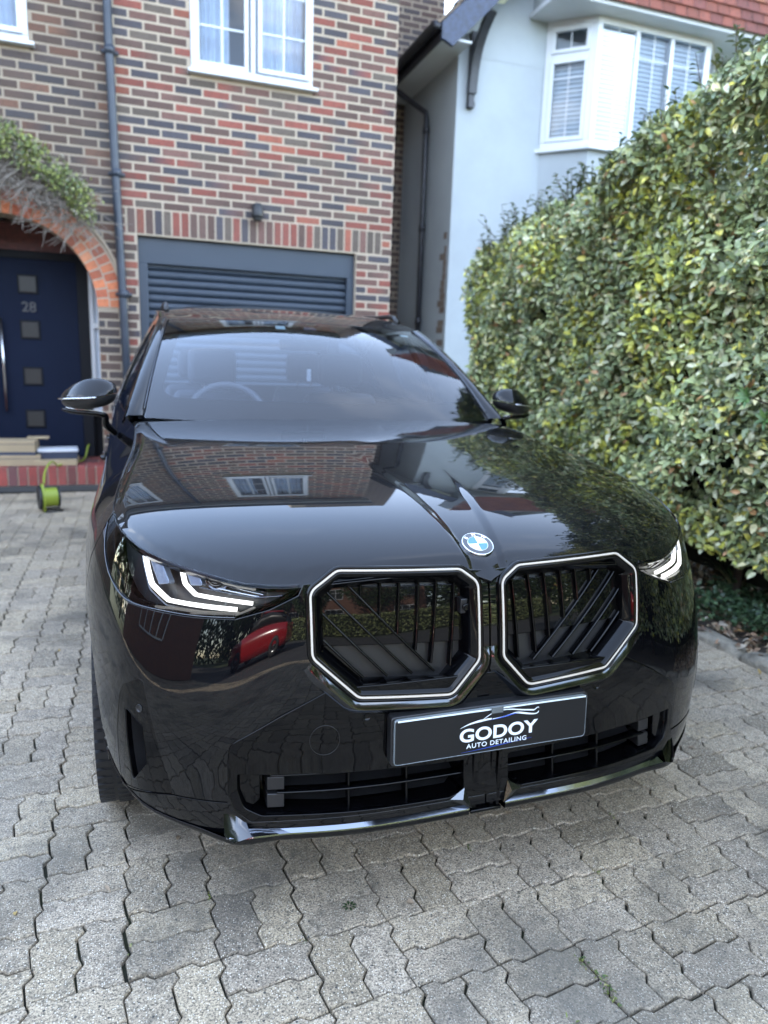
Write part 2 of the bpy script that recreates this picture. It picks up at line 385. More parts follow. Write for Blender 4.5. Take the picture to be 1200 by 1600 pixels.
# concrete block paving: per-block tone, aggregate, pits, grime
m, nt, b, n, L = shader('paver'); tc = n('ShaderNodeTexCoord').outputs['Object']; at_ = n('ShaderNodeAttribute', attribute_name='Col').outputs['Color']
fine = noise(n, L, tc, 210, 3, .7); mid = noise(n, L, tc, 34, 6, .7); big = noise(n, L, tc, 1.5, 6, .62)
vo = n('ShaderNodeTexVoronoi', feature='F1'); vo.inputs['Scale'].default_value = 215; L(tc, vo.inputs['Vector'])
vo2 = n('ShaderNodeTexVoronoi', feature='F1'); vo2.inputs['Scale'].default_value = 90; L(tc, vo2.inputs['Vector'])
c = mixc(nt, n, L, at_, (.045, .038, .030), ramp(n, L, fine, .42, .64, 0, .88))
c = mixc(nt, n, L, c, (.10, .088, .068), ramp(n, L, mid, .48, .70, 0, .75))
sp1 = n('ShaderNodeSeparateColor'); L(vo.outputs['Color'], sp1.inputs[0])
mk = n('ShaderNodeMath', operation='MULTIPLY'); L(ramp(n, L, sp1.outputs[0], .64, .76), mk.inputs[0]); L(ramp(n, L, vo.outputs['Distance'], .40, .25), mk.inputs[1])
c = mixc(nt, n, L, c, (.72, .66, .54), mk.outputs[0])
sp2 = n('ShaderNodeSeparateColor'); L(vo2.outputs['Color'], sp2.inputs[0])
mk2 = n('ShaderNodeMath', operation='MULTIPLY'); L(ramp(n, L, sp2.outputs[1], .86, .93), mk2.inputs[0]); L(ramp(n, L, vo2.outputs['Distance'], .32, .18), mk2.inputs[1])
c = mixc(nt, n, L, c, (.05, .048, .045), mk2.outputs[0])
c = mixc(nt, n, L, c, (.085, .076, .062), ramp(n, L, big, .50, .64, 0, .70))
wb = noise(n, L, tc, .7, 5, .6); c = mixc(nt, n, L, c, (.27, .25, .20), ramp(n, L, wb, .56, .72, 0, .35))
L(c, b.inputs['Base Color']); b.inputs['Roughness'].default_value = .82
bu = n('ShaderNodeBump'); bu.inputs['Strength'].default_value = .9; bu.inputs['Distance'].default_value = .0022
ad = n('ShaderNodeMath', operation='ADD'); L(fine, ad.inputs[0]); L(mid, ad.inputs[1]); L(ad.outputs[0], bu.inputs['Height']); L(bu.outputs[0], b.inputs['Normal'])
def colmat(name, rough=.85, nsc=30, dark=(.04, .035, .03), amt=.4, bstr=.6, bd=.002, coat=0, big=None):
    """material that takes its base tone from the mesh's per-piece colour"""
    m, nt, b, n, L = shader(name); tc = n('ShaderNodeTexCoord').outputs['Object']; at_ = n('ShaderNodeAttribute', attribute_name='Col').outputs['Color']
    f = noise(n, L, tc, nsc, 5, .65); c = mixc(nt, n, L, at_, dark, ramp(n, L, f, .48, .75, 0, amt))
    if big: c = mixc(nt, n, L, c, big[1], ramp(n, L, noise(n, L, tc, big[0], 5, .6), .5, .7, 0, big[2]))
    L(c, b.inputs['Base Color']); b.inputs['Roughness'].default_value = rough; b.inputs['Coat Weight'].default_value = coat; b.inputs['Coat Roughness'].default_value = .25
    bu = n('ShaderNodeBump'); bu.inputs['Strength'].default_value = bstr; bu.inputs['Distance'].default_value = bd; L(f, bu.inputs['Height']); L(bu.outputs[0], b.inputs['Normal'])
colmat('brick', .88, 26, (.05, .035, .03), .5, .8, .003, 0, (.9, (.09, .078, .07), .42))
colmat('tile', .8, 14, (.05, .03, .025), .5)
colmat('rooftile', .9, 9, (.03, .028, .025), .6)
def leafmat(name, rough=.42, trans=.18):
    m, nt, b, n, L = shader(name); at_ = n('ShaderNodeAttribute', attribute_name='Col').outputs['Color']; tc = n('ShaderNodeTexCoord').outputs['Object']
    c = mixc(nt, n, L, at_, (.02, .03, .012), ramp(n, L, noise(n, L, tc, 55, 3, .6), .5, .75, 0, .45)); L(c, b.inputs['Base Color'])
    b.inputs['Roughness'].default_value = rough; b.inputs['Specular IOR Level'].default_value = .5
    t = n('ShaderNodeBsdfTranslucent'); L(c, t.inputs[0]); x = n('ShaderNodeMixShader'); x.inputs[0].default_value = trans
    o = nt.nodes['Material Output']; L(b.outputs[0], x.inputs[1]); L(t.outputs[0], x.inputs[2]); L(x.outputs[0], o.inputs[0])
leafmat('leaf', .36); leafmat('dryleaf', .7, .1)
mat('mortar', (.43, .355, .27), .95, bump=(40, .6, .003), var=(1.7, (.36, .30, .23), .9))
mat('mortar_dark', (.26, .21, .16), .95, bump=(40, .6, .003), var=(2.5, (.36, .30, .22), .6))
mat('joint', (.016, .013, .010), 1, bump=(90, .8, .004), var=(5, (.035, .045, .015), .6))
mat('soil', (.045, .036, .028), 1, bump=(30, 1, .02), var=(8, (.10, .08, .055), .7))
mat('asphalt', (.05, .05, .052), .9, bump=(120, .6, .003), var=(.8, (.075, .073, .07), .8))
mat('grass_far', (.05, .075, .03), 1, var=(.5, (.08, .09, .04), 1))
mat('render', (.34, .375, .40), .92, bump=(55, .6, .004), var=(1.2, (.28, .31, .335), .8))
mat('upvc', (.56, .58, .61), .3, var=(3, (.50, .52, .55), .5))
mat('curtain', (.62, .68, .76), .9, var=(7, (.50, .56, .66), .8))
mat('room', (.20, .25, .33), .9)
mat('blind', (.50, .54, .56), .7)
mat('garage_metal', (.024, .036, .054), .45, var=(1.5, (.030, .043, .063), .8), bump=(3, .15, .004))
mat('door_navy', (.003, .007, .022), .65, 0, .15, var=(2, (.004, .009, .026), .8))
mat('door_dark', (.005, .006, .009), .6, 0, .2)
mat('pane_dark', (.022, .023, .022), .35, 0, .4)
mat('darksteel', (.05, .05, .055), .5, .2)
mat('steel', (.55, .56, .58), .25, 1)
mat('pipe', (.020, .028, .042), .42, var=(4, (.05, .06, .08), .6))
mat('black_timber', (.012, .013, .018), .4, var=(9, (.03, .032, .042), .8), bump=(30, .3, .003))
mat('blue_timber', (.035, .05, .10), .5, var=(22, (.015, .02, .035), .9), bump=(40, .5, .004))
mat('card', (.36, .28, .17), .9, var=(4, (.28, .22, .14), .7))
mat('tape_dark', (.03, .04, .07), .4)
mat('white_plastic', (.60, .63, .68), .4)
mat('lime', (.26, .33, .035), .45, bump=(60, .4, .003))
mat('black_plastic', (.015, .016, .018), .45)
mat('twig', (.26, .23, .20), .95, var=(12, (.14, .12, .10), .8))
mat('bark', (.06, .045, .035), .95, bump=(25, .8, .01))
mat('stone', (.30, .27, .21), .92, bump=(30, 1, .02), var=(14, (.10, .09, .07), .9))
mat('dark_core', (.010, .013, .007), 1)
mat('red_paint', (.30, .012, .014), .2, 0, .5, 1, .01)
def window_glass(name):
    m, nt, b, n, L = shader(name); nt.nodes.remove(b)
    t = n('ShaderNodeBsdfTransparent'); t.inputs[0].default_value = (.80, .87, .95, 1); g = n('ShaderNodeBsdfGlossy'); g.inputs['Roughness'].default_value = .01
    fr = n('ShaderNodeFresnel'); fr.inputs['IOR'].default_value = 1.5; x = n('ShaderNodeMixShader'); L(fr.outputs[0], x.inputs[0]); L(t.outputs[0], x.inputs[1]); L(g.outputs[0], x.inputs[2]); L(x.outputs[0], nt.nodes['Material Output'].inputs[0])
window_glass('window_glass')
# ---------------------------------------------------------------- ground
def structure(o): o['kind'] = 'structure'; return o
structure(MB().add([(-150,-150,-.06),(150,-150,-.06),(150,150,-.06),(-150,150,-.06)], [(0,1,2,3)]).build('ground', M['grass_far']))
structure(MB().add([(-150,-12.5,-.03),(150,-12.5,-.03),(150,-6.6,-.03),(-150,-6.6,-.03)], [(0,1,2,3)]).build('road', M['asphalt']))
structure(MB().box((-150,-6.6,-.05),(150,-4.6,-.005)).build('pavement', M['asphalt']))
X0, Y0, MD = -.857, .206, .2
def paving():
    def sh(x):                                                     # horizontal joints step forward and back
        t = np.mod((x-X0)/.1, 1); return np.interp(t, [0,.38,.56,1.0], [0,.0068,-.0068,0])
    def sv(y):
        t = np.mod((y-Y0)/.1, 1); return np.interp(t, [0,.55,.78,1.0], [.0,-.0085,.0085,.0])
    def tmpl(w, h):
        e = []
        xs = [0]+[k*.1+a*.1 for k in range(int(round(w/.1))) for a in (.38,.47,.56)]; ys = [0]+[k*.1+a*.1 for k in range(int(round(h/.1))) for a in (.55,.665,.78)]
        if w > .15: xs.insert(4, .1)
        if h > .15: ys.insert(4, .1)
        e += [(x, 0) for x in xs]+[(w, y) for y in ys]+[(w-x, h) for x in [0]+[w-q for q in xs[1:]][::-1]]+[(0, y) for y in [h]+ys[1:][::-1]]
        P = np.array(e, float); P = np.array([p for i, p in enumerate(P) if np.linalg.norm(p-P[i-1]) > 1e-6])
        Q = np.stack([P[:, 0]+sv(P[:, 1]+Y0), P[:, 1]+sh(P[:, 0]+X0)], 1); return Q
    def inset(Q, d):
        a = Q-np.roll(Q, 1, 0); b_ = np.roll(Q, -1, 0)-Q; na = np.stack([-a[:, 1], a[:, 0]], 1); nb = np.stack([-b_[:, 1], b_[:, 0]], 1)
        na /= np.linalg.norm(na, axis=1)[:, None]; nb /= np.linalg.norm(nb, axis=1)[:, None]; m_ = na+nb; m_ /= np.maximum((m_*m_).sum(1), .5)[:, None]; return Q+m_*2*d*.5*1.0*1.0*2/2
    V, F, Cc, nv = [], [], [], 0; rg = np.random.default_rng(3)
    for i in range(-32, 15):
        for j in range(-24, 31):
            xm, ym = X0+i*MD, Y0-MD+j*MD
            if xm > 1.80 or ym > 6.2 or ym < -4.7: continue
            horiz = (i+j) % 2 == 0
            for k in range(2):
                w_, h_ = (.2, .1) if horiz else (.1, .2); x, y = (xm, ym+k*.1) if horiz else (xm+k*.1, ym)
                Q = tmpl(w_, h_); g = .0027+.0032*rg.random()**2; c = Q.mean(0); R = (rg.random(2)-.5)*.0035; a = (rg.random()-.5)*.014
                ca, sa = math.cos(a), math.sin(a)
                rings = []
                tilt = (rg.random(2)-.5)*.022; dz = (rg.random()-.5)*.003
                jit = None
                for d, z in ((g+.0075, 0), (g+.0035, -.0012), (g+.0008, -.0045), (g, -.03)):
                    q = inset(Q, d)-c
                    if jit is None: jit = (rg.random(q.shape)-.5)*.0022
                    q = q+jit; q = np.stack([q[:, 0]*ca-q[:, 1]*sa, q[:, 0]*sa+q[:, 1]*ca], 1)
                    zz = z+dz+q[:, 0]*tilt[0]+q[:, 1]*tilt[1]+(0 if z < -.01 else (rg.random(len(q))-.5)*.0008); rings.append(np.column_stack([q+c+[x+R[0], y+R[1]], zz]))
                nn = len(Q); V += rings; F.append(tuple(range(nv, nv+nn)))
                for r_ in range(3): F += [(nv+r_*nn+t, nv+(r_+1)*nn+t, nv+(r_+1)*nn+(t+1) % nn, nv+r_*nn+(t+1) % nn) for t in range(nn)]
                base = .345+.12*rg.random(); 
                if rg.random() < .10: base *= .72
                wm = (rg.random()-.4)*.05; Cc.append(np.tile([base*(1.22+wm), base*(1+wm*.4), base*(.71-wm)], (4*nn, 1))); nv += 4*nn
    o = mesh_np('driveway', np.vstack(V), F, M['paver'], None, False, None, np.vstack(Cc)); structure(o)
    # joint sand with weeds
    jm = structure(MB().add([(-7.6,-4.7,-.014),(2.0,-4.7,-.014),(2.0,6.4,-.014),(-7.6,6.4,-.014)], [(0,1,2,3)]).build('joint_sand', M['joint']))
paving()
# ---------------------------------------------------------------- brickwork
def brick_cols(n_, rg, pal):
    p = np.array([q[1] for q in pal]); k = rg.choice(len(pal), n_, p=p/p.sum()); c = np.array([q[0] for q in pal])[k]; return c*(.8+.4*rg.random((n_, 1)))
PAL = [((.20,.062,.046),3), ((.24,.080,.052),1.2), ((.105,.064,.052),4), ((.060,.055,.064),3.6), ((.14,.074,.060),3), ((.10,.078,.062),2.2)]
PAL_OLD = [((.085,.056,.044),4), ((.066,.050,.046),4), ((.12,.062,.042),3), ((.050,.044,.046),2.5), ((.16,.080,.050),1)]
def bricks(name, parent, x0, x1, z0, z1, y, holes=(), pal=PAL, L_=.265, H_=.0823, j=.020, seed=1, nrm='y', sgn=-1, mt='brick', mort='mortar', proud=.004, phase=0):
    """bond of separate bricks standing 4 mm proud of the mortar; holes are callables (x, z) -> True where open"""
    rg = np.random.default_rng(seed); V, F, C_ = [], [], []; nv = 0
    rows = int((z1-z0)/H_)+1
    for r in range(rows):
        za = z0+r*H_+j/2; zb = min(z0+(r+1)*H_-j/2, z1)
        if za >= z1-.01: continue
        x = x0-(r % 2)*L_/2+phase
        while x < x1:
            a, b_ = max(x+j/2, x0), min(x+L_-j/2, x1); x += L_
            if b_-a < .02: continue
            segs = [(a, b_)]
            if any(h((a+b_)/2, (za+zb)/2) or h(a+.004, (za+zb)/2) or h(b_-.004, (za+zb)/2) for h in holes):
                xs = np.linspace(a, b_, 23); ok = [not any(h(q, (za+zb)/2) for h in holes) for q in xs]; segs = []; st = None
                for q, o_ in zip(xs, ok):
                    if o_ and st is None: st = q
                    if not o_ and st is not None:
                        segs.append((st, q-.011)); st = None
                if st is not None: segs.append((st, b_))
            for a2, b2 in segs:
                if b2-a2 < .018: continue
                d = proud*(.6+.8*rg.random()); P = [(a2, 0, za), (b2, 0, za), (b2, 0, zb), (a2, 0, zb)]; e = .003
                Q = [(a2+e, sgn*d, za+e), (b2-e, sgn*d, za+e), (b2-e, sgn*d, zb-e), (a2+e, sgn*d, zb-e)]
                W = [(p[0], y+p[1], p[2]) if nrm == 'y' else (y+p[1], p[0], p[2]) for p in P+Q]; V += W
                f = [(4,5,6,7), (0,1,5,4), (1,2,6,5), (2,3,7,6), (3,0,4,7)]; f = f if (sgn < 0) == (nrm == 'y') else [q[::-1] for q in f]
                F += [tuple(i+nv for i in q) for q in f]; nv += 8
                cc = brick_cols(1, rg, pal)[0]; c2 = brick_cols(1, rg, pal)[0] if rg.random() < .22 else cc
                C_ += [cc, c2, c2, cc]*2
    return mesh_np(name, V, F, M[mt], parent, False, None, np.array(C_))
W = 6.4
HOUSE = thing('brick_house', 'multicoloured brick house with a grey garage door, an arched porch and white windows', 'house', (0, W, 0))
HOUSE.location = (0, 0, 0)
ACX, ACZ, ARI, ARO = -1.877, 1.80, .797, 1.017
gar = lambda x, z: -.69 < x < 1.55 and z < 2.51
sold = lambda x, z: -.79 < x < 1.84 and 2.50 < z < 2.765
w1 = lambda x, z: -.15 < x < 1.04 and 4.02 < z < 5.24
w2 = lambda x, z: -3.05 < x < -1.56 and 4.02 < z < 5.24
w3 = lambda x, z: -6.2 < x < -4.2 and (4.02 < z < 5.24 or .9 < z < 2.3)
archh = lambda x, z: (abs(x-ACX) < ARI and z < ACZ) or ((x-ACX)**2+(z-ACZ)**2 < ARO**2 and z > ACZ-.01)
def wall_mesh(name, x0, x1, z1, y, rects, mt, th=.25, arch_=False):
    # the mortar backing, built in strips round the openings
    m = MB(); xs = sorted({x0, x1}|{v for r in rects for v in r[:2]}); 
    for a, b_ in zip(xs[:-1], xs[1:]):
        cuts = sorted([(r[2], r[3]) for r in rects if r[0] <= a+1e-6 and r[1] >= b_-1e-6]); z = 0
        for c0, c1 in cuts:
            if c0 > z: m.box((a, y, z), (b_, y+th, c0))
            z = c1
        if z < z1: m.box((a, y, z), (b_, y+th, z1))
    return m.build(name, M[mt], HOUSE)
EZ = 5.52
right = wall_mesh('wall', -.86, 1.95, EZ, W, [(-.69,1.55,0,2.51), (-.15,1.04,4.02,5.24)], 'mortar')
bricks('brickwork', HOUSE, -.86, 1.95, .04, EZ, W, [gar, sold, w1], phase=.02, seed=5)
bricks('brickwork', HOUSE, W, W+.24, .04, EZ, 1.95, [], seed=6, nrm='x', sgn=1)
NA = 18
m = MB(); xs = [ACX-ARI*math.cos(math.pi*k/NA) for k in range(NA+1)]                    # wall round the arch, 0.25 thick
for k in range(NA):
    a, b_ = xs[k], xs[k+1]; za, zb = [ACZ+math.sqrt(max(0, ARI**2-(v-ACX)**2)) for v in (a, b_)]
    for y_ in (W, W+.25): m.add([(a,y_,za),(b_,y_,zb),(b_,y_,3.2),(a,y_,3.2)], [(0,1,2,3)])
    m.add([(a,W,za),(b_,W,zb),(b_,W+.25,zb),(a,W+.25,za)], [(0,1,2,3)])
m.box((ACX-ARI-1.2, W, 0), (ACX-ARI, W+.25, 3.2)); m.box((ACX+ARI, W, 0), (-.86, W+.25, 3.2)); m.build('wall', M['mortar_dark'], HOUSE)
for r in ([(-9, -3.874, 0, EZ, [(-6.2,-4.2,.9,2.3), (-6.2,-4.2,4.02,5.24)])], [(-3.874, -.86, 3.2, EZ, [(-3.05,-1.56,4.02,5.24)])]):
    x0, x1, z0, z1, rects = r[0]; mm = MB(); xs = sorted({x0, x1}|{v for q in rects for v in q[:2]})
    for a, b_ in zip(xs[:-1], xs[1:]):
        cuts = sorted([(q[2], q[3]) for q in rects if q[0] <= a+1e-6 and q[1] >= b_-1e-6]); z = z0
        for c0, c1 in cuts: mm.box((a, W, z), (b_, W+.25, c0)); z = c1
        mm.box((a, W, z), (b_, W+.25, z1))
    mm.build('wall', M['mortar_dark'], HOUSE)
bricks('brickwork', HOUSE, -9, -.86, .04, EZ, W, [archh, w2, w3], pal=PAL_OLD, seed=9, L_=.262)
# soldier course over the garage, ring courses of the arch
rg = np.random.default_rng(12); V, F, C_ = [], [], []; nv = 0
for k in range(31):
    a = -.775+k*.0845; b_ = a+.068; P = [(a,W,2.525),(b_,W,2.525),(b_,W,2.75),(a,W,2.75)]; Q = [(x+(.003 if i in (0,3) else -.003), W-.006, z+(.003 if i < 2 else -.003)) for i, (x, y_, z) in enumerate(P)]
    V += P+Q; F += [tuple(i+nv for i in q) for q in ((4,5,6,7),(0,1,5,4),(1,2,6,5),(2,3,7,6),(3,0,4,7))]; nv += 8; C_ += [brick_cols(1, rg, PAL)[0]]*8
mesh_np('lintel', V, F, M['brick'], HOUSE, False, None, np.array(C_))
V, F, C_ = [], [], []; nv = 0; PO = [((.50,.165,.075),4), ((.42,.12,.06),3), ((.55,.22,.11),1.5)]
for rr0, rr1, nb in ((ARI, ARI+.105, 30), (ARI+.118, ARO+.01, 36)):
    for k in range(nb):
        t0 = math.pi*(k+.09)/nb; t1 = math.pi*(k+.91)/nb; P = [(ACX+r_*math.cos(t), z_, ACZ+r_*math.sin(t)) for z_ in (W+.01, W-.012) for r_, t in ((rr0,t0),(rr1,t0),(rr1,t1),(rr0,t1))]
        if rr0 == ARI: P = [(x, (W+.24 if y_ > W else y_), z) for x, y_, z in P]
        V += P; F += [tuple(i+nv for i in q) for q in ((7,6,5,4),(0,1,5,4),(1,2,6,5),(2,3,7,6),(3,0,4,7))]; nv += 8; C_ += [brick_cols(1, rg, PO)[0]]*8
ar = mesh_np('arch', V, F, M['brick'], HOUSE, False, None, np.array(C_))
m = MB(); ang = np.linspace(0, math.pi, 37); m.grid(np.array([[(ACX+r_*math.cos(t), y_, ACZ+r_*math.sin(t)) for r_, y_ in ((ARI-.001,W+.2),(ARI+.001,W-.006),(ARO+.02,W-.006),(ARO+.045,W-.03),(ARO+.06,W-.03),(ARO+.065,W))] for t in ang])); m.build('arch_joint', M['mortar'], ar)
# porch: side walls, back wall, lintel tiles, step
m = MB(); m.box((-3.4, W+.25, 0), (ACX-ARI-.0, 8.2, 3.0)); m.box((-1.02, W+.25, 0), (-.86, 8.2, 3.0)); m.box((-3.4, 7.10, 2.42), (-.9, 7.4, 3.0)); m.box((-3.4, W+.251, 2.95), (-.87, 8.2, 3.05)); m.build('porch_wall', M['mortar_dark'], HOUSE)
m = MB(); m.box((-3.0, 7.06, 2.36), (-.95, 7.10, 2.62)); m.build('porch_beam', mat('brown_tile', (.12,.035,.03), .6, var=(20,(.05,.02,.02),.8)), HOUSE)
m = MB(); m.box((-2.75, 7.16, .0), (-.95, 7.3, 2.42)); m.build('porch_screen', M['door_dark'], HOUSE)
d = MB().box((-2.32, 7.06, .245), (-1.30, 7.115, 2.28)).build('front_door', M['door_navy'], HOUSE, bevel=.004)
MB().box((-1.30,7.05,.245),(-1.19,7.13,2.36)).box((-2.43,7.05,.245),(-2.32,7.13,2.36)).box((-2.43,7.05,2.28),(-1.30,7.12,2.36)).build('door_frame', M['door_dark'], d, bevel=.004)
for zc_ in (2.03, 1.575, 1.10, .655):
    MB().box((-1.86,7.045,zc_-.095),(-1.67,7.058,zc_+.095)).build('door_light', M['door_dark'], d, bevel=.003); MB().box((-1.84,7.040,zc_-.075),(-1.69,7.046,zc_+.075)).build('pane', M['pane_dark'], d)
V, Fq = text_mesh('28', .14, .004, 1, .002); mesh_np('house_number', [(x-1.765, 7.048-z, y_+1.80) for x, y_, z in V], Fq, M['darksteel'], d)
m = MB(); m.tube([(-2.03,7.0,.74),(-2.03,7.0,1.68)], .016, 10); m.tube([(-2.03,7.0,.85),(-2.03,7.06,.85)], .008, 8); m.tube([(-2.03,7.0,1.58),(-2.03,7.06,1.58)], .008, 8); m.build('handle', M['steel'], d, True)
s_ = MB().box((-1.19,7.06,.7),(-1.15,7.12,2.3)).box((-1.06,7.06,.7),(-1.03,7.12,2.3)).box((-1.15,7.06,1.62),(-1.06,7.12,1.68)).box((-1.15,7.06,.7),(-1.06,7.12,.76)).build('side_light', M['upvc'], HOUSE)
MB().box((-1.15,7.10,.76),(-1.06,7.105,2.3)).build('pane', M['curtain'], s_)
m = MB(); m.tube([(-1.95,6.85,2.95),(-1.95,6.85,2.62)], .012, 8); m.tube([(-1.95,6.85,2.64),(-1.95,6.85,2.60)], [.02,.09], 20); m.build('porch_light', M['satin'], HOUSE, True)
# garage door
g_ = MB(); g_.box((-.69, W+.06, 2.255), (1.55, W+.10, 2.51)).box((-.69, W+.05, 0), (-.60, W+.12, 2.255)).box((1.47, W+.05, 0), (1.55, W+.12, 2.255)).build('garage_frame', M['garage_metal'], HOUSE, bevel=.004)
gd = MB(); zs = np.arange(0.03, 2.255, .0775)
prof = []
for z in zs: prof += [(W+.135, z), (W+.112, z+.010), (W+.104, z+.030), (W+.104, z+.045), (W+.112, z+.066), (W+.135, z+.0765)]
gd.grid(np.array([[(x, y_, z) for y_, z in prof] for x in (-.60, 1.47)])); gd.build('garage_door', M['garage_metal'], HOUSE)
def window(x0, x1, z0, z1, y, cols, parent=HOUSE, sill=True, bars=True, depth=.10, opener=True, cur=True, bz=(.34,)):
    f = MB(); t = .055; f.box((x0,y-.02,z0),(x1,y+depth,z0+t)).box((x0,y-.02,z1-t),(x1,y+depth,z1)).box((x0,y-.02,z0+t),(x0+t,y+depth,z1-t)).box((x1-t,y-.02,z0+t),(x1,y+depth,z1-t))
    w_ = (x1-x0)/cols
    for k in range(1, cols): f.box((x0+w_*k-t*.45,y-.02,z0+t),(x0+w_*k+t*.45,y+depth,z1-t))
    fo = f.build('window', M['upvc'], parent, bevel=.006)
    for k in range(cols):
        a, b_ = x0+w_*k+t*.6, x0+w_*(k+1)-t*.6; s = MB(); q = .042; a0, b0, c0, d0 = a+.008, b_-.008, z0+t+.004, z1-t-.004
        if opener and k == cols-1: yy = y-.05
        else: yy = y-.004
        s.box((a0,yy,c0),(b0,yy+.04,c0+q)).box((a0,yy,d0-q),(b0,yy+.04,d0)).box((a0,yy,c0+q),(a0+q,yy+.04,d0-q)).box((b0-q,yy,c0+q),(b0,yy+.04,d0-q))
        if bars:
            s.box(((a+b_)/2-.010,yy+.012,c0+q),((a+b_)/2+.010,yy+.03,d0-q))
            for zb in (.333,.667): zz_ = c0+(d0-c0)*zb; s.box((a0+q,yy+.0125,zz_-.010),(b0-q,yy+.0295,zz_+.010))
        s.build('sash', M['upvc'], fo, bevel=.004)
        MB().add([(a0+q,yy+.021,c0+q),(b0-q,yy+.021,c0+q),(b0-q,yy+.021,d0-q),(a0+q,yy+.021,d0-q)], [(0,1,2,3)]).build('pane', M['window_glass'], fo)
    if cur:
        for a, b_, s0 in ((x0+.05, x0+(x1-x0)*.33, 0), (x1-(x1-x0)*.45, x1-.05, 1)):
            u = np.linspace(a, b_, 46); m = MB(); m.grid(np.array([[(x, y+.22+.018*math.sin(x*75+s0)+.01*math.sin(x*31), z) for z in (z0, z1)] for x in u])); m.build('curtain', M['curtain'], fo, True)
    MB().box((x0,y+.9,z0-.2),(x1,y+.95,z1+.2)).build('room_wall', M['room'], fo)
    if sill: MB().box((x0-.03,y-.075,z0-.035),(x1+.05,y+.03,z0-.002)).build('sill', M['upvc'], fo, bevel=.006)
    return fo
window(-.15, 1.04, 4.055, 5.24, W, 2); window(-3.05, -1.56, 4.055, 5.24, W, 2); window(-6.2, -4.2, 4.055, 5.24, W, 3); window(-6.2, -4.2, .93, 2.3, W, 3)
# eaves, gutter, roof
MB().box((-9.2, W-.32, EZ), (2.0, W+.02, EZ+.02)).build('soffit', M['upvc'], HOUSE); MB().box((-9.2, W-.345, EZ-.02), (2.0, W-.321, EZ+.17)).build('fascia_board', M['upvc'], HOUSE)
m = MB(); m.grid(np.array([[(x, W-.41+.06*math.cos(t), EZ+.10+.06*math.sin(t)) for t in np.linspace(math.pi, 2*math.pi, 9)] for x in (-9.2, 2.0)])); m.build('gutter', M['pipe'], HOUSE, True)
def tiled_roof(name, parent, x0, x1, y0, z0, run, rise, mt, pal, seed=3, tw=.27, gauge=.30, axis='y', sg=1):
    rg = np.random.default_rng(seed); L_ = math.hypot(run, rise); V, F, C_ = [], [], []; nv = 0; n_ = int(L_/gauge)+1; cy, cz = run/L_, rise/L_
    for r in range(n_):
        d0 = r*gauge-.02; k = 0; x = x0-(r % 2)*tw/2
        while x < x1:
            a, b_ = max(x, x0), min(x+tw-.006, x1); x += tw
            if b_-a < .02: continue
            P = []
            for d_, h in ((d0, .028), (d0+gauge+.04, .004), (d0+gauge+.04, -.01), (d0, -.0)):
                for xx in (a, b_): P.append((xx, y0+d_*cy-h*cz*sg, z0+d_*cz+h*cy))
            if axis == 'x': P = [(q[1], q[0], q[2]) for q in P]
            V += P; F += [tuple(i+nv for i in q) for q in ((0,1,3,2),(6,7,1,0),(0,2,4,6),(1,7,5,3))]; nv += 8; C_ += [brick_cols(1, rg, pal)[0]]*8
    return mesh_np(name, V, F, M[mt], parent, False, None, np.array(C_))
TP = [((.10,.06,.045),3), ((.13,.075,.05),3), ((.07,.055,.05),2)]
tiled_roof('roof', HOUSE, -9.2, .9, W-.40, EZ+.14, 3.9, 3.1, 'rooftile', TP); tiled_roof('roof', HOUSE, .9, 2.0, W-.40, EZ+.14, 1.5, 1.19, 'rooftile', TP)  # right strip cut short to let sky light down to the house next door
m = MB(); m.add([(-9.2,W-.35,EZ+.02),(.9,W-.35,EZ+.02),(.9,W+3.4,EZ+3.1),(-9.2,W+3.4,EZ+3.1),(.9,W+7.2,EZ+.02),(-9.2,W+7.2,EZ+.02)], [(0,1,2,3),(3,2,4,5),(1,4,2),(0,3,5)]); m.add([(.9,W-.35,EZ+.02),(1.97,W-.35,EZ+.02),(1.97,W+1.1,EZ+1.17),(.9,W+1.1,EZ+1.17),(1.97,W+1.1,EZ+.02),(.9,W+1.1,EZ+.02)], [(0,1,2,3),(3,2,4,5),(1,4,2)]); m.build('roof_deck', M['brown_tile'], HOUSE)
MB().box((-9,W+.3,0),(1.94,W+7,EZ)).build('house_core', M['mortar_dark'], HOUSE) if False else None
m = MB(); m.box((1.70,W+.25,0),(1.949,W+1.1,EZ)).box((.7,W+1.1,0),(1.949,W+1.3,EZ)).box((.65,W+1.3,0),(.9,12.8,EZ)).box((-9,W+2.4,0),(.65,W+2.6,EZ)); m.build('wall', M['mortar_dark'], HOUSE)  # unseen flank stepped in so more sky light reaches the neighbour's side wall
# taller wing set back on the right
MB().box((1.2, 9.0, 0), (3.55, 9.6, 8.6)).build('rear_wing', M['mortar_dark'], HOUSE); bricks('brickwork', HOUSE, 1.6, 3.55, .02, 8.6, 9.0, pal=[((.075,.05,.045),3), ((.06,.048,.05),3), ((.09,.055,.045),2)], seed=14)
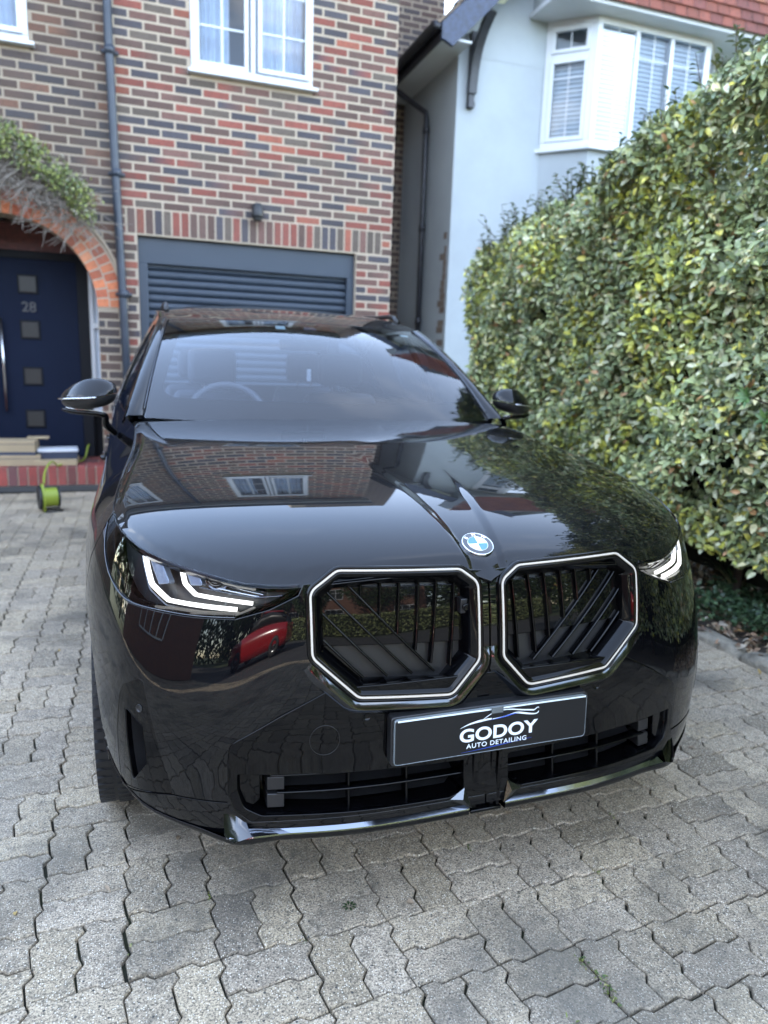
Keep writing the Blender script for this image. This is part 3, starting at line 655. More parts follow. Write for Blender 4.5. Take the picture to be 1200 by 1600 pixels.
# step of red bricks on edge
ST = .235
m = MB(); m.box((-3.3, 6.30, 0), (-.90, 7.2, ST-.004)); m.build('porch_step', M['mortar'], HOUSE)
V, F, C_ = [], [], []; nv = 0; PR = [((.26,.055,.045),4), ((.20,.05,.045),3), ((.12,.05,.05),1)]
for k in range(27):
    a = -3.28+k*.0885; b_ = a+.074
    for (y0_, y1_, z0_, z1_) in ((6.285, 6.42, .062, ST+.004),):
        P = [(x, y_, z) for z in (z0_, z1_) for x, y_ in ((a,y0_),(b_,y0_),(b_,y1_),(a,y1_))]; V += P; F += [tuple(i+nv for i in q) for q in ((4,5,6,7),(0,1,5,4),(1,2,6,5),(3,0,4,7))]; nv += 8; C_ += [brick_cols(1, rg, PR)[0]]*8
for k in range(11):
    for r in range(3):
        a = -3.28+k*.225+(r % 2)*.11; P = [(x, y_, z) for z in (ST-.02, ST+.003) for x, y_ in ((a,6.43+r*.225),(a+.213,6.43+r*.225),(a+.213,6.43+r*.225+.213),(a,6.43+r*.225+.213))]
        if a+.213 > -.91: continue
        V += P; F += [tuple(i+nv for i in q) for q in ((4,5,6,7),(0,1,5,4),(1,2,6,5),(2,3,7,6),(3,0,4,7))]; nv += 8; C_ += [brick_cols(1, rg, PR)[0]]*8
mesh_np('step_bricks', V, F, M['brick'], HOUSE, False, None, np.array(C_)); MB().box((-3.3,6.27,0),(-.9,6.31,.055)).build('step_plinth', M['asphalt'], HOUSE)
# downpipe between porch and garage
m = MB(); pp = [(-.885,W-.07,EZ+.05),(-.885,W-.07,4.6),(-.845,W-.07,.08),(-.845,W-.11,.03)]; m.tube([pp[0], (-.885,W-.07,4.2), (-.865,W-.07,2.9), (-.838,W-.07,1.6), (-.82,W-.07,.05)], .040, 14)
dp = m.build('downpipe', M['pipe'], HOUSE, True)
for x, z in ((-.877,4.05), (-.858,3.0), (-.833,1.9)):
    c_ = MB(); c_.tube([(x,W-.07,z),(x-.001,W-.07,z+.07)], .049, 14); c_.box((x-.075,W-.03,z+.02),(x+.075,W-.003,z+.05)); c_.build('collar', M['pipe'], dp, True)
# ---------------------------------------------------------------- lamp over the garage
LM = thing('wall_lamp', 'small black wall lamp fixed to the brickwork above the garage door', 'wall lamp', (.47, W, 2.8))
m = MB(); m.box((-.045,-.03,-.02),(.045,-.006,.10)).build('back_plate', M['black_plastic'], LM, bevel=.006)
m = MB(); m.tube([(0,-.03,.05),(0,-.10,.055)], .018, 10); m.tube([(0,-.10,.095),(0,-.10,.085),(0,-.10,-.03),(0,-.10,-.045)], [.03,.052,.060,.055], 18); m.build('lamp_body', M['black_plastic'], LM, True)
m = MB(); m.tube([(0,-.10,-.045),(0,-.10,-.075)], [.048,.040], 16); m.build('lens', M['pane_dark'], LM, True)
# ---------------------------------------------------------------- the white house next door
NH = thing('rendered_house', 'white rendered house with black gutter, corner bay window and red tile hanging', 'house', (0, 0, 0))
XN, YN = 3.0, 7.2
MB().box((XN,YN,0),(11,YN+.25,5.6)).box((XN,YN+.25,0),(XN+.25,14,5.02)).build('wall', M['render'], NH)
GZ = 4.98; OV = .35
MB().box((XN-OV, YN-OV, GZ-.02), (XN, 14, GZ)).build('soffit', M['upvc'], NH)
MB().box((XN-OV-.02, YN-OV-.02, GZ-.03), (XN-OV, 14, GZ+.16)).build('fascia_board', M['black_timber'], NH)
m = MB(); m.grid(np.array([[(XN-OV-.08+.065*math.cos(t), y_, GZ+.12+.065*math.sin(t)) for t in np.linspace(math.pi*.98, 2.02*math.pi, 10)] for y_ in (YN-OV-.03, 14)])); m.box((XN-OV-.145,YN-OV-.035,GZ+.045),(XN-OV-.01,YN-OV-.028,GZ+.125)); m.build('gutter', M['black_timber'], NH, True)
# roof slope of the gable (rising to the right), verge boards
rs = 1.0; RT = 3.4
m = MB(); m.add([(XN-OV-.02,YN-OV,GZ+.10),(XN-OV+RT,YN-OV,GZ+.10+RT*rs),(XN-OV+RT,14,GZ+.10+RT*rs),(XN-OV-.02,14,GZ+.10),(XN-OV+2*RT,YN-OV,GZ+.1),(XN-OV+2*RT,14,GZ+.1)], [(0,1,2,3),(1,4,5,2)]); m.build('roof_deck', M['upvc'], NH)
tiled_roof('roof', NH, YN-OV-.04, 14, XN-OV-.06, GZ+.12, RT, RT*rs, 'rooftile', [((.16,.12,.09),2), ((.11,.08,.065),3), ((.20,.17,.13),1)], seed=8, axis='x')
m = MB(); m.add([(XN-OV-.04,YN-OV-.05,GZ-.04),(XN-OV+.10,YN-OV-.05,GZ-.10),(XN-OV+RT,YN-OV-.05,GZ-.17+RT*rs),(XN-OV+RT,YN-OV-.05,GZ+.12+RT*rs),(XN-OV-.04,YN-OV-.05,GZ+.12)]+[(XN-OV-.04,YN-OV-.002,GZ-.04),(XN-OV+.10,YN-OV-.002,GZ-.10),(XN-OV+RT,YN-OV-.002,GZ-.17+RT*rs),(XN-OV+RT,YN-OV-.002,GZ+.12+RT*rs),(XN-OV-.04,YN-OV-.002,GZ+.12)],
  [(0,1,2,3,4),(9,8,7,6,5),(0,5,6,1),(1,6,7,2),(2,7,8,3),(3,8,9,4),(4,9,5,0)]); m.build('bargeboard', M['blue_timber'], NH)
m = MB(); Yg = YN-.004; m.add([(XN,Yg,GZ),(XN+RT-OV,Yg,GZ+RT*rs),(XN+2*(RT-OV),Yg,GZ),(XN,YN+.1,GZ),(XN+RT-OV,YN+.1,GZ+RT*rs),(XN+2*(RT-OV),YN+.1,GZ)], [(0,1,2),(5,4,3),(0,3,4,1),(1,4,5,2)]); m.build('gable', M['render'], NH)
m = MB(); m.box((3.13,YN-.07,4.46),(3.20,YN-.002,5.22)); P = [(3.165,YN-.06,4.55),(3.17,YN-.10,4.85),(3.19,YN-.20,5.12),(3.23,YN-.36,5.34)]; q = cspline(range(4), np.array(P))(np.linspace(0, 3, 14))
for a, b_ in zip(q[:-1], q[1:]): m.bar(a, b_, .075, .10, (1,0,0))
m.box((3.125,YN-.085,4.40),(3.205,YN-.002,4.46)); m.build('bracket', M['black_timber'], NH)
# neighbour's downpipe with its swan neck
m = MB(); m.tube([(XN-OV-.08,8.42,GZ+.06),(XN-OV-.08,8.42,GZ-.02),(XN-.07,8.0,GZ-.42),(XN-.07,7.97,GZ-.52),(XN-.07,7.97,3.2),(XN-.07,7.97,.1)], .036, 12); pn = m.build('downpipe', M['black_timber'], NH, True)
for z in (4.3, 3.1, 1.9): MB().tube([(XN-.07,7.97,z),(XN-.07,7.97,z+.09)], .045, 12).build('collar', M['black_timber'], pn, True)
# patches where the render has come off the corner
rgp = np.random.default_rng(4); BB = mat('bare_brick', (.13,.09,.07), .95, bump=(30,.8,.005), var=(12,(.22,.19,.16),.8))
for k in range(22):
    z = 1.2+k*.082
    if rgp.random() < .75: MB().box((XN-.004, YN+.06+rgp.random()*.03, z), (XN+.01, YN+.14+rgp.random()*.16, z+.078)).build('exposed_brick', BB, NH)
MB().box((XN-.012,YN-.02,0),(11,YN-.001,2.30)).build('plinth', M['render'], NH)
# bay
BZ0, BZ1 = 4.05, 5.50; A_, B_, C2, D_ = (4.17, YN), (4.60, 6.78), (6.28, 6.78), (6.75, YN)
m = MB(); m.add([(*A_,0),(*B_,0),(*C2,0),(*D_,0),(*A_,BZ0),(*B_,BZ0),(*C2,BZ0),(*D_,BZ0)], [(0,1,5,4),(1,2,6,5),(2,3,7,6),(4,5,6,7)]); m.build('bay_wall', M['render'], NH)
bw = MB(); O = .06; Ai, Bi, Ci, Di = (4.10,YN), (4.57,6.70), (6.32,6.70), (6.82,YN); bw.add([(*p, z) for z in (BZ0-.03, BZ0+.015) for p in (Ai,Bi,Ci,Di)], [(0,1,5,4),(1,2,6,5),(2,3,7,6),(4,5,6,7),(3,2,1,0)]); bw.build('bay_sill', M['upvc'], NH)
def bay_face(p, q, panes, top=None, nm='bay_window'):
    p = np.array(p); q = np.array(q); L_ = np.linalg.norm(q-p); e = (q-p)/L_; nn = np.array([e[1], -e[0]])
    T_ = lambda s, z, d: (p[0]+e[0]*s+nn[0]*d, p[1]+e[1]*s+nn[1]*d, z)
    f = MB()
    def bx(s0, s1, z0, z1, d0=-.06, d1=.012): f.add([T_(s, z, d) for z in (z0, z1) for s, d in ((s0,d1),(s1,d1),(s1,d0),(s0,d0))], [(0,1,5,4),(1,2,6,5),(2,3,7,6),(3,0,4,7),(4,5,6,7),(3,2,1,0)])
    bx(0, L_, BZ0+.015, BZ0+.09); bx(0, L_, BZ1-.08, BZ1); bx(0, .07, BZ0+.09, BZ1-.08); bx(L_-.07, L_, BZ0+.09, BZ1-.08)
    w_ = (L_-.14)/panes
    for k in range(1, panes): bx(.07+w_*k-.028, .07+w_*k+.028, BZ0+.09, BZ1-.08)
    if top: bx(.07, L_-.07, top-.035, top+.035)
    fo = f.build(nm, M['upvc'], NH, bevel=.004)
    for k in range(panes):
        a, b_ = .07+w_*k+(.028 if k else .0), .07+w_*(k+1)-(.028 if k < panes-1 else 0)
        for z0, z1 in (((BZ0+.09, top-.035), (top+.035, BZ1-.08)) if top else ((BZ0+.09, BZ1-.08),)):
            if top:
                s2 = MB(); f = s2; q_ = .045; bx(a, b_, z0, z0+q_, -.02, .03); bx(a, b_, z1-q_, z1, -.02, .03); bx(a, a+q_, z0+q_, z1-q_, -.02, .03); bx(b_-q_, b_, z0+q_, z1-q_, -.02, .03); s2.build('sash', M['upvc'], fo, bevel=.003)
            MB().add([T_(a,z0,-.01),T_(b_,z0,-.01),T_(b_,z1,-.01),T_(a,z1,-.01)], [(0,1,2,3)]).build('pane', M['window_glass'], fo)
            lead = MB(); f = lead; bx((a+b_)/2-.006, (a+b_)/2+.006, z0, z1, -.013, -.006)
            if z1-z0 > .6:
                for u_ in (.78,): zz_ = z0+(z1-z0)*u_; bx(a, b_, zz_-.006, zz_+.006, -.0135, -.0065)
            lead.build('glazing_bar', M['upvc'], fo)
            if z1-z0 > .5:
                bl = MB()
                for z in np.arange(z0, z1, .052):
                    P = [T_(a, z, -.075), T_(b_, z, -.075), T_(b_, z+.042, -.085), T_(a, z+.042, -.085)]; bl.add(P, [(0,1,2,3)])
                bl.build('blind', M['blind'], fo)
    return fo
bay_face(A_, B_, 1, 5.10, 'bay_side_window'); bay_face(B_, C2, 3); bay_face(C2, D_, 1)
MB().add([(4.2,YN+.2,BZ0),(6.7,YN+.2,BZ0),(6.7,YN+.2,BZ1),(4.2,YN+.2,BZ1)], [(0,1,2,3)]).build('room_wall', M['room'], NH)
MB().box((3.9,6.52,BZ1+.0),(11,YN,BZ1+.05)).build('bay_soffit', M['upvc'], NH)
rg = np.random.default_rng(21); V, F, C_ = [], [], []; nv = 0
for r in range(14):
    x = 4.0-(r % 2)*.09
    while x < 10.5:
        z = BZ1+.04+r*.115; d_ = rg.random()*.006
        P = [(x,6.50-.03-d_,z),(x+.172,6.50-.03-d_,z),(x+.172,6.50-.006,z+.15),(x,6.50-.006,z+.15),(x,6.50,z),(x+.172,6.50,z)]; V += P; F += [(nv,nv+1,nv+2,nv+3),(nv+4,nv+5,nv+1,nv)]; nv += 6; C_ += [brick_cols(1, rg, [((.19,.055,.036),3), ((.15,.045,.036),2), ((.24,.085,.045),1)])[0]]*6; x += .18
mesh_np('tile_hanging', V, F, M['tile'], NH, False, None, np.array(C_)); MB().box((3.95,6.50,BZ1+.05),(10.5,YN,7.2)).build('jetty_wall', M['render'], NH)
# ---------------------------------------------------------------- the car
WY, WZ, WR = .80, .355, .355           # front axle
RY = 3.70
def s_of_y(y, lo=.2, hi=4.6):
    a = np.linspace(lo, hi, 3000); return float(np.interp(y, _of(a)[:, 1], a))
def ztop(S, drop=.004):
    """height where the fascia or wing meets the bonnet"""
    S = np.atleast_1d(np.abs(S)).astype(float); lo = np.full(S.shape, .6); hi = np.full(S.shape, 1.12)
    for _ in range(30):
        m = (lo+hi)/2; P = bodyA(np.stack([S, m], 1)); g = hoodH(P[:, 0], P[:, 1])-P[:, 2]
        lo = np.where(g > 0, m, lo); hi = np.where(g > 0, hi, m)
    return lo-drop
SB = s_of_y(1.60)                       # where the bonnet ends and the pillar starts
def beltz(S): return 1.075+.012*np.clip((np.abs(S)-SB), 0, 3)
def topz(S):
    S = np.atleast_1d(np.abs(S)); a = ztop(S); b = beltz(S); t = np.clip((S-(SB-.35))/.35, 0, 1); t = t*t*(3-2*t)
    return a*(1-t)+b*t
def arch(yc, r, a0, a1, n=26):
    """arc round a wheel as (S, z), from angle a0 to a1 measured from straight down, going over the top"""
    out = []
    for k in range(n+1):
        a = a0+(a1-a0)*k/n; out.append((s_of_y(yc-r*math.sin(a)), WZ+.02-r*math.cos(a)))
    return out
def mir(P): P = np.array(P, float).copy(); P[:, 0] *= -1; return P[::-1]
AR = .405
KID = [(.447,.822),(.385,.866),(.078,.856),(.033,.824),(.033,.640),(.104,.562),(.335,.578),(.442,.676)]
KID = np.array(KID)
HLT_S = np.array([.468, .52, .60, .72, .84, .97, 1.07, 1.13, 1.185])
INSERT = [(0,.600),(.395,.600),(.511,.540),(.625,.472),(.629,.43),(.629,.352),(.612,.312),(.575,.286),(.331,.287),(0,.285)]
STRIPZ = .256
def build_car(root, paint, full=True):
    # ---- headlight outline in (S, z)
    top = [(s, float(topz(s)[0])-.001) for s in HLT_S]
    HL = top+[(1.198,.930),(1.187,.900),(1.141,.856),(1.081,.806),(1.015,.776),(.945,.760),(.839,.757),(.725,.757),(.621,.761),(.541,.786),(.475,.818)]
    HLr = fillet(HL, .012, 4)
    g = .0034
    for sd in (1, -1):
        fx = (lambda P: np.array(P, float)) if sd == 1 else mir
        # ---- bumper skin of one half
        arc = arch(WY, AR, math.radians(88), math.radians(115), 8)
        kid = fillet(KID+0, .03, 6)
        ko = []                                                        # bumper line runs round the outer side of the grille
        B = [(.0+g, .262), (.331, .262), (.565, .262), (.643, .250), (.75, .262), (.853, .272), (.955, .304), (1.035, .352)]
        za = [(s, z) for s, z in arch(WY, AR, math.radians(80), math.radians(140), 14)]
        sF = 1.245                                                     # bumper / wing joint
        za = [q for q in za if q[0] < sF-.004]
        B += za+[(sF, za[-1][1]+.008)] if za[-1][0] < sF else za
        B += [(sF-.006, .80), (1.20, .868)]
        low = [(1.192,.898),(1.145,.852),(1.085,.801),(1.018,.771),(.946,.755),(.839,.752),(.725,.752),(.620,.756),(.539,.781),(.473,.813)]
        B += low+[(.462, float(topz(.462)[0])-.002)]
        B += [(s, float(topz(s)[0])-.002) for s in (.40,.3,.2,.1,.03)]+[(g, float(topz(0)[0])-.004)]
        holes = [kid]
        ins_o = fillet([(g,.602+g)]+[(s+g*(s > .5)*1.2, z+g*(1 if z > .5 else 0)-g*(z < .3)) for s, z in INSERT[1:-1]]+[(g,.283)], [0,.01,.02,.03,.02,.02,.02,.02,0,0], 5)
        # cut the insert out of the half by splitting it in a lower band and the rest
        vent = np.array([(.918,.572),(.865,.598),(.850,.592),(.811,.494),(.777,.382),(.764,.330),(.959,.292),(.945,.41),(.930,.545)])
        venr = fillet(vent, .012, 5)
        obj = panel('bumper' , bodyA, fx(B), paint, root, [fx(kid), fx(ins_o), fx(venr)], h=.014, flip=(False))
        # ---- vent blade with its slot
        slot = fillet([(.906,.520),(.846,.488),(.836,.392),(.893,.326)], .008, 4)
        v2 = fillet(vent, .010, 5); c = v2.mean(0); v2 = c+(v2-c)*.975
        vb = panel('side_vent', bodyA, fx(v2), M['gloss'], root, [fx(slot)], h=.012, off=-.001, flip=False)
        mb = MB()                                                      # the slot's walls
        P, W, Nn = frame_on(bodyA, fx(resample(slot, .01))); mb.grid(np.stack([P, P-Nn*.03-W*.004, P-Nn*.07-W*.02], 1), close_u=True)
        mb.add(P-Nn*.07-W*.02, [tuple(range(len(P)))]); mb.build('slot', M['satin'], vb, True)
        disc(bodyA, (sd*.857, .528), .0095, M['satin'], vb, 'parking_sensor', -.0005)
        # ---- kidney
        kidney(sd, root)
        # ---- wing
        W1 = [(sF+g, za[-1][1]+.012)]+[q for q in arch(WY, AR, math.radians(140), math.radians(275), 34) if q[0] > sF+g]
        sD = s_of_y(1.47)
        W1 += [(s_of_y(WY+AR-.01)+.02, .235), (sD-g, .235), (sD-g, .95), (sD+.06, float(topz(sD+.06)[0])-.002)]
        W1 += [(s, float(topz(s)[0])-.002) for s in np.linspace(sD, 1.21, 16)]+[(1.204,.930),(1.206,.872),(sF+g,.806)]
        panel('front_wing', bodyA, fx(W1), paint, root, h=.022)
        # ---- doors and rear quarter
        sR = s_of_y(2.52); sQ = s_of_y(3.36)
        def side(nm, a, b, extra=None, z0=.30):
            P = [(a+g, z0), (b-g, z0)]+[(b-g, float(topz(b)[0])-.002)]+[(s, float(topz(s)[0])-.002) for s in np.linspace(b-.05, a+.05, 8)]+[(a+g, float(topz(a)[0])-.002)]
            return panel(nm, bodyA, fx(extra or P), paint, root, h=.05, hb=.02)
        P = [(sD+g, .30), (sR-g, .30), (sR-g, float(topz(sR)[0])-.002)]+[(s, float(topz(s)[0])-.002) for s in np.linspace(sR-.05, sD+.11, 8)]+[(sD+.065, float(topz(sD+.065)[0])-.004), (sD+g, .95)]
        d1 = side('front_door', sD, sR, P)
        ra = arch(RY, AR, math.radians(262), math.radians(95), 34)
        zs_ = [q for q in arch(RY, AR, math.radians(95), math.radians(190), 26) if q[0] < sQ-g]
        P = [(sR+g, .30), (zs_[0][0]-.02, .30)]+zs_[1:]+[(sQ-g, zs_[-1][1]+.01), (sQ-g, float(topz(sQ)[0])-.002)]+[(s, float(topz(s)[0])-.002) for s in np.linspace(sQ-.05, sR+.05, 6)]+[(sR+g, float(topz(sR)[0])-.002)]
        d2 = side('rear_door', sR, sQ, P)
        ra = [q for q in arch(RY, AR, math.radians(95), math.radians(265), 40) if q[0] > sQ+g]
        P = [(sQ+g, zs_[-1][1]+.014)]+ra+[(s_of_y(RY+AR)+.02, .30), (SEND-.002, .30), (SEND-.002, float(topz(SEND)[0])-.002)]+[(s, float(topz(s)[0])-.002) for s in np.linspace(SEND-.05, sQ+.05, 16)]+[(sQ+g, float(topz(sQ)[0])-.002)]
        panel('rear_quarter', bodyA, fx(P), paint, root, h=.04, hb=.016)
        for dr, s0 in ((d1, sR-.16), (d2, sQ-.14)):                     # handles
            m = MB(); p0 = bodyA([(sd*s0, .86)])[0]; p1 = bodyA([(sd*(s0-.19), .862)])[0]; o_ = np.array([sd*.016, 0, 0])
            m.tube([p0, p0+o_, (p0+p1)/2+o_*1.2, p1+o_, p1], [.010,.012,.013,.012,.010], 10); m.build('handle', paint, dr, True)
        side_m = MB(); ss = np.linspace(s_of_y(WY+AR+.02), s_of_y(RY-AR-.02), 24)  # sill
        top_ = bodyA(np.stack([sd*ss, np.full(24, .296)], 1)); side_m.grid(np.stack([top_+[sd*.004, 0, 0], top_+[sd*.006, 0, -.05], top_+[-sd*.01, 0, -.12], top_+[-sd*.3, 0, -.12]], 1))
        side_m.build('sill', M['gloss'], root, True)
        # ---- inner liner so that no gap shows daylight
        L = [(0, .27), (1.0, .30)]+[q for q in arch(WY, AR+.015, math.radians(85), math.radians(275), 30)]+[(s_of_y(RY-AR-.03), .28)]+[q for q in arch(RY, AR+.015, math.radians(92), math.radians(268), 30)]+[(SEND, .30)]
        L += [(s, float(topz(s)[0])-.03) for s in np.linspace(SEND, 0, 40)]
        lin = panel('liner', bodyA, fx(L), M['void'], root, [fx(kid), fx(ins_o), fx(fillet(HL, .01, 3)), fx(slot)], h=.06, hb=.02, lip=0, off=-.016)
        headlight(sd, root, fx, HLr, paint)
    # ---- bonnet
    for sd in (1, -1):                                                  # black strips paint the shade of the shut lines, lower corner
        for path in ([(.768,.331),(.694,.331),(.632,.331)], [(.958,.292),(.90,.300),(.84,.316),(.768,.331)]):
            q = cspline(range(len(path)), np.array(path))(np.linspace(0, len(path)-1, 24))*[sd, 1]; A = bodyA(q); Nq = normals(bodyA, q); T = np.gradient(A, axis=0); T /= np.linalg.norm(T, axis=1)[:, None]; X = np.cross(T, Nq)*sd
            m = MB(); m.grid(np.stack([A+X*.0016+Nq*.0003, A-X*.0016+Nq*.0003], 1)); m.build('shut_line', M['void'], root)
            m = MB(); m.grid(np.stack([A-X*.0016+Nq*.0003, A-X*.0022+Nq*.0010, A-X*.0032+Nq*.0004], 1)); m.build('shut_line_edge', M['gloss'], root, True)
    bonnet(root, paint); insert_panel(root, paint); lip(root, paint); badge(root)
    greenhouse(root, paint); cabin(root)
    for sd in (1, -1): mirror(sd, root, paint)
    # rear face: lamps, number panel recess, bumper bar, wheels
    wheel(root)
    mb = MB(); mb.box((-.86, .42, .24), (.86, 4.55, .27)); mb.box((-.62,.25,.27),(.62,1.2,.45)); mb.build('underbody', M['void'], root)
    for sd in (1, -1):
        for yc in (WY, RY):                                             # wheel-house
            m = MB(); a = np.linspace(-math.pi*.45, math.pi*.5, 24)
            P = np.array([[[sd*x, yc+(AR+.012)*math.sin(t), WZ+.02+(AR+.012)*math.cos(t)] for x in (.90, .62)] for t in a])
            m.grid(P); m.add([(sd*.62, yc+(AR+.01)*math.sin(t), WZ+(AR+.01)*math.cos(t)) for t in np.linspace(0, 2*math.pi, 25)[:-1]], [tuple(range(24))])
            m.build('wheel_arch_liner', M['void'], root)
def disc(fn, q, r, mt, parent, name, off=.0, ring=True, n=24, su=1.0):
    a = np.linspace(0, 2*math.pi, n+1)[:-1]; c = np.array(q, float)
    def rr(k): return c+np.stack([np.cos(a)*k*su, np.sin(a)*k], 1)
    m = MB(); P0, P1, P2 = fn(rr(r)), fn(rr(r*.82)), fn(rr(r*.78)); Nn = normals(fn, rr(r))
    m.grid(np.stack([P0+Nn*(off), P0+Nn*(off+.0012), P1+Nn*(off+.0012), P2+Nn*(off+.0002), fn(rr(r*.1))+Nn*(off+.0003)], 1), close_u=True)
    m.add(fn(rr(r*.1))+Nn*(off+.0003), [tuple(range(n))])
    return m.build(name, mt, parent, True)
def kidney(sd, root):
    fx = (lambda P: np.array(P, float)) if sd == 1 else mir
    K = fx(resample(fillet(KID, .030, 7), .008)); P, W, Nn = frame_on(bodyA, K)
    n = len(K)
    # depth axis: straight back, so that the grille mouth reads as one box
    base = P.copy()
    fr = MB(); fr.grid(sweep(base, W, Nn, [(.012,-.010),(.012,.006),(.009,.0095),(.0055,.0105),(.0045,.007)]), close_u=True)
    fr.grid(sweep(base, W, Nn, [(-.0035,.007),(-.0045,.0105),(-.009,.009),(-.018,-.004),(-.028,-.022),(-.031,-.060)]), close_u=True)
    fr.grid(sweep(base, W, Nn, [(.0045,.0045),(-.0035,.0045)]), close_u=True)
    f = fr.build('grille', M['gloss'], root, True)
    ls = MB(); ls.grid(sweep(base, W, Nn, [(.0030,.0048),(.0028,.0084),(.0012,.0094),(-.0008,.0094),(-.0022,.0084),(-.0024,.0048)]), close_u=True); ls.build('light_strip', M['ledrim'], f, True)
    # pressed flange under the grille
    low = [i for i in range(n) if K[i][1] < .665]
    cz = np.clip((.675-K[:, 1])/.05, 0, 1); cz = cz*cz*(3-2*cz)
    fl = MB(); Q = np.stack([P+W*.0115+Nn*.0005, P+W*.013+Nn*.0005, P+W*.0265+Nn*(.0005+.0150*cz)[:, None], P+W*.0285+Nn*(.0000+.0145*cz)[:, None], P+W*.045+Nn*-.002], 1)
    idx = [i for i in range(n) if cz[i] > .02]
    # keep the run contiguous
    st = next(i for i in range(n) if cz[i] <= .02 and cz[(i+1) % n] > .02); order = []
    i = (st+1) % n
    while cz[i] > .02: order.append(i); i = (i+1) % n
    fl.grid(Q[order]); fl.build('grille_flange', M['flange'], root, True)
    # backing plate and slats, in a plane behind the mouth
    inner = fx(resample(fillet(KID.mean(0)+(KID-KID.mean(0))*.865, .03, 6), .012))
    bk = panel('backing', bodyA, inner, M['satin'], f, h=.03, lip=0, off=-.048)
    pl = fx(fillet([(.42,.694),(.42,.81),(.39,.828),(.06,.818),(.045,.79),(.045,.680)], .01, 4))
    panel('radar_cover', bodyA, pl, M['gloss'], f, h=.03, lip=.02, off=-.036)
    pl = fx(fillet([(.405,.820),(.37,.846),(.085,.838),(.06,.818)], .008, 3))
    tm = MB(); q0 = np.array([(s, .812-.01*(s < .1)) for s in np.linspace(.055, .415, 20)]); q1 = q0+[0, .030]; q0, q1 = (q0*[sd, 1], q1*[sd, 1])
    A0 = bodyA(q0)-normals(bodyA, q0)*.040; A1 = bodyA(q1)-normals(bodyA, q1)*.066; tm.grid(np.stack([A0, A1], 1)); tm.build('top_shelf', M['gloss'], f, True)
    def slat(q0, q1, d=.026, wd=.006):
        t = np.linspace(0, 1, 8)[:, None]; q = (np.array(q0)*(1-t)+np.array(q1)*t)*[sd, 1]
        A = bodyA(q); Nq = normals(bodyA, q); T = np.gradient(A, axis=0); T /= np.linalg.norm(T, axis=1)[:, None]; X = np.cross(T, Nq)
        m = MB(); m.grid(np.stack([A-Nq*.046-X*wd*.5, A-Nq*(d+.002)-X*wd*.5, A-Nq*d-X*wd*.2, A-Nq*d+X*wd*.2, A-Nq*(d+.002)+X*wd*.5, A-Nq*.046+X*wd*.5], 1)); m.build('slat', M['gloss'], f, True)
    slat((.359,.838), (.137,.612)); slat((.407,.820), (.195,.612)); slat((.425,.778), (.258,.612)); slat((.425,.718), (.317,.612))
    for a, b, z in ((.321,.321,.802), (.271,.275,.755), (.223,.231,.712), (.173,.185,.668), (.125,.145,.632), (.078,.094,.622)):
        slat((a,.838), (b, z))
    if sd == -1:
        cm = MB(); c = bodyA([(-.058,.762)])[0]; cm.box(c+[-.013,.015,-.017], c+[.012,.05,.02]); h = cm.build('camera_housing', M['satin'], f, bevel=.002)
        a = np.linspace(0, 2*math.pi, 21)[:-1]; lm = MB(); lm.grid(np.array([[[c[0]+r*math.cos(t), c[1]+y, c[2]+r*math.sin(t)] for r, y in ((.009,.016),(.009,.010),(.0065,.009),(.004,.011),(.0005,.010))] for t in a]), close_u=True); lm.build('lens', M['gloss'], h, True)
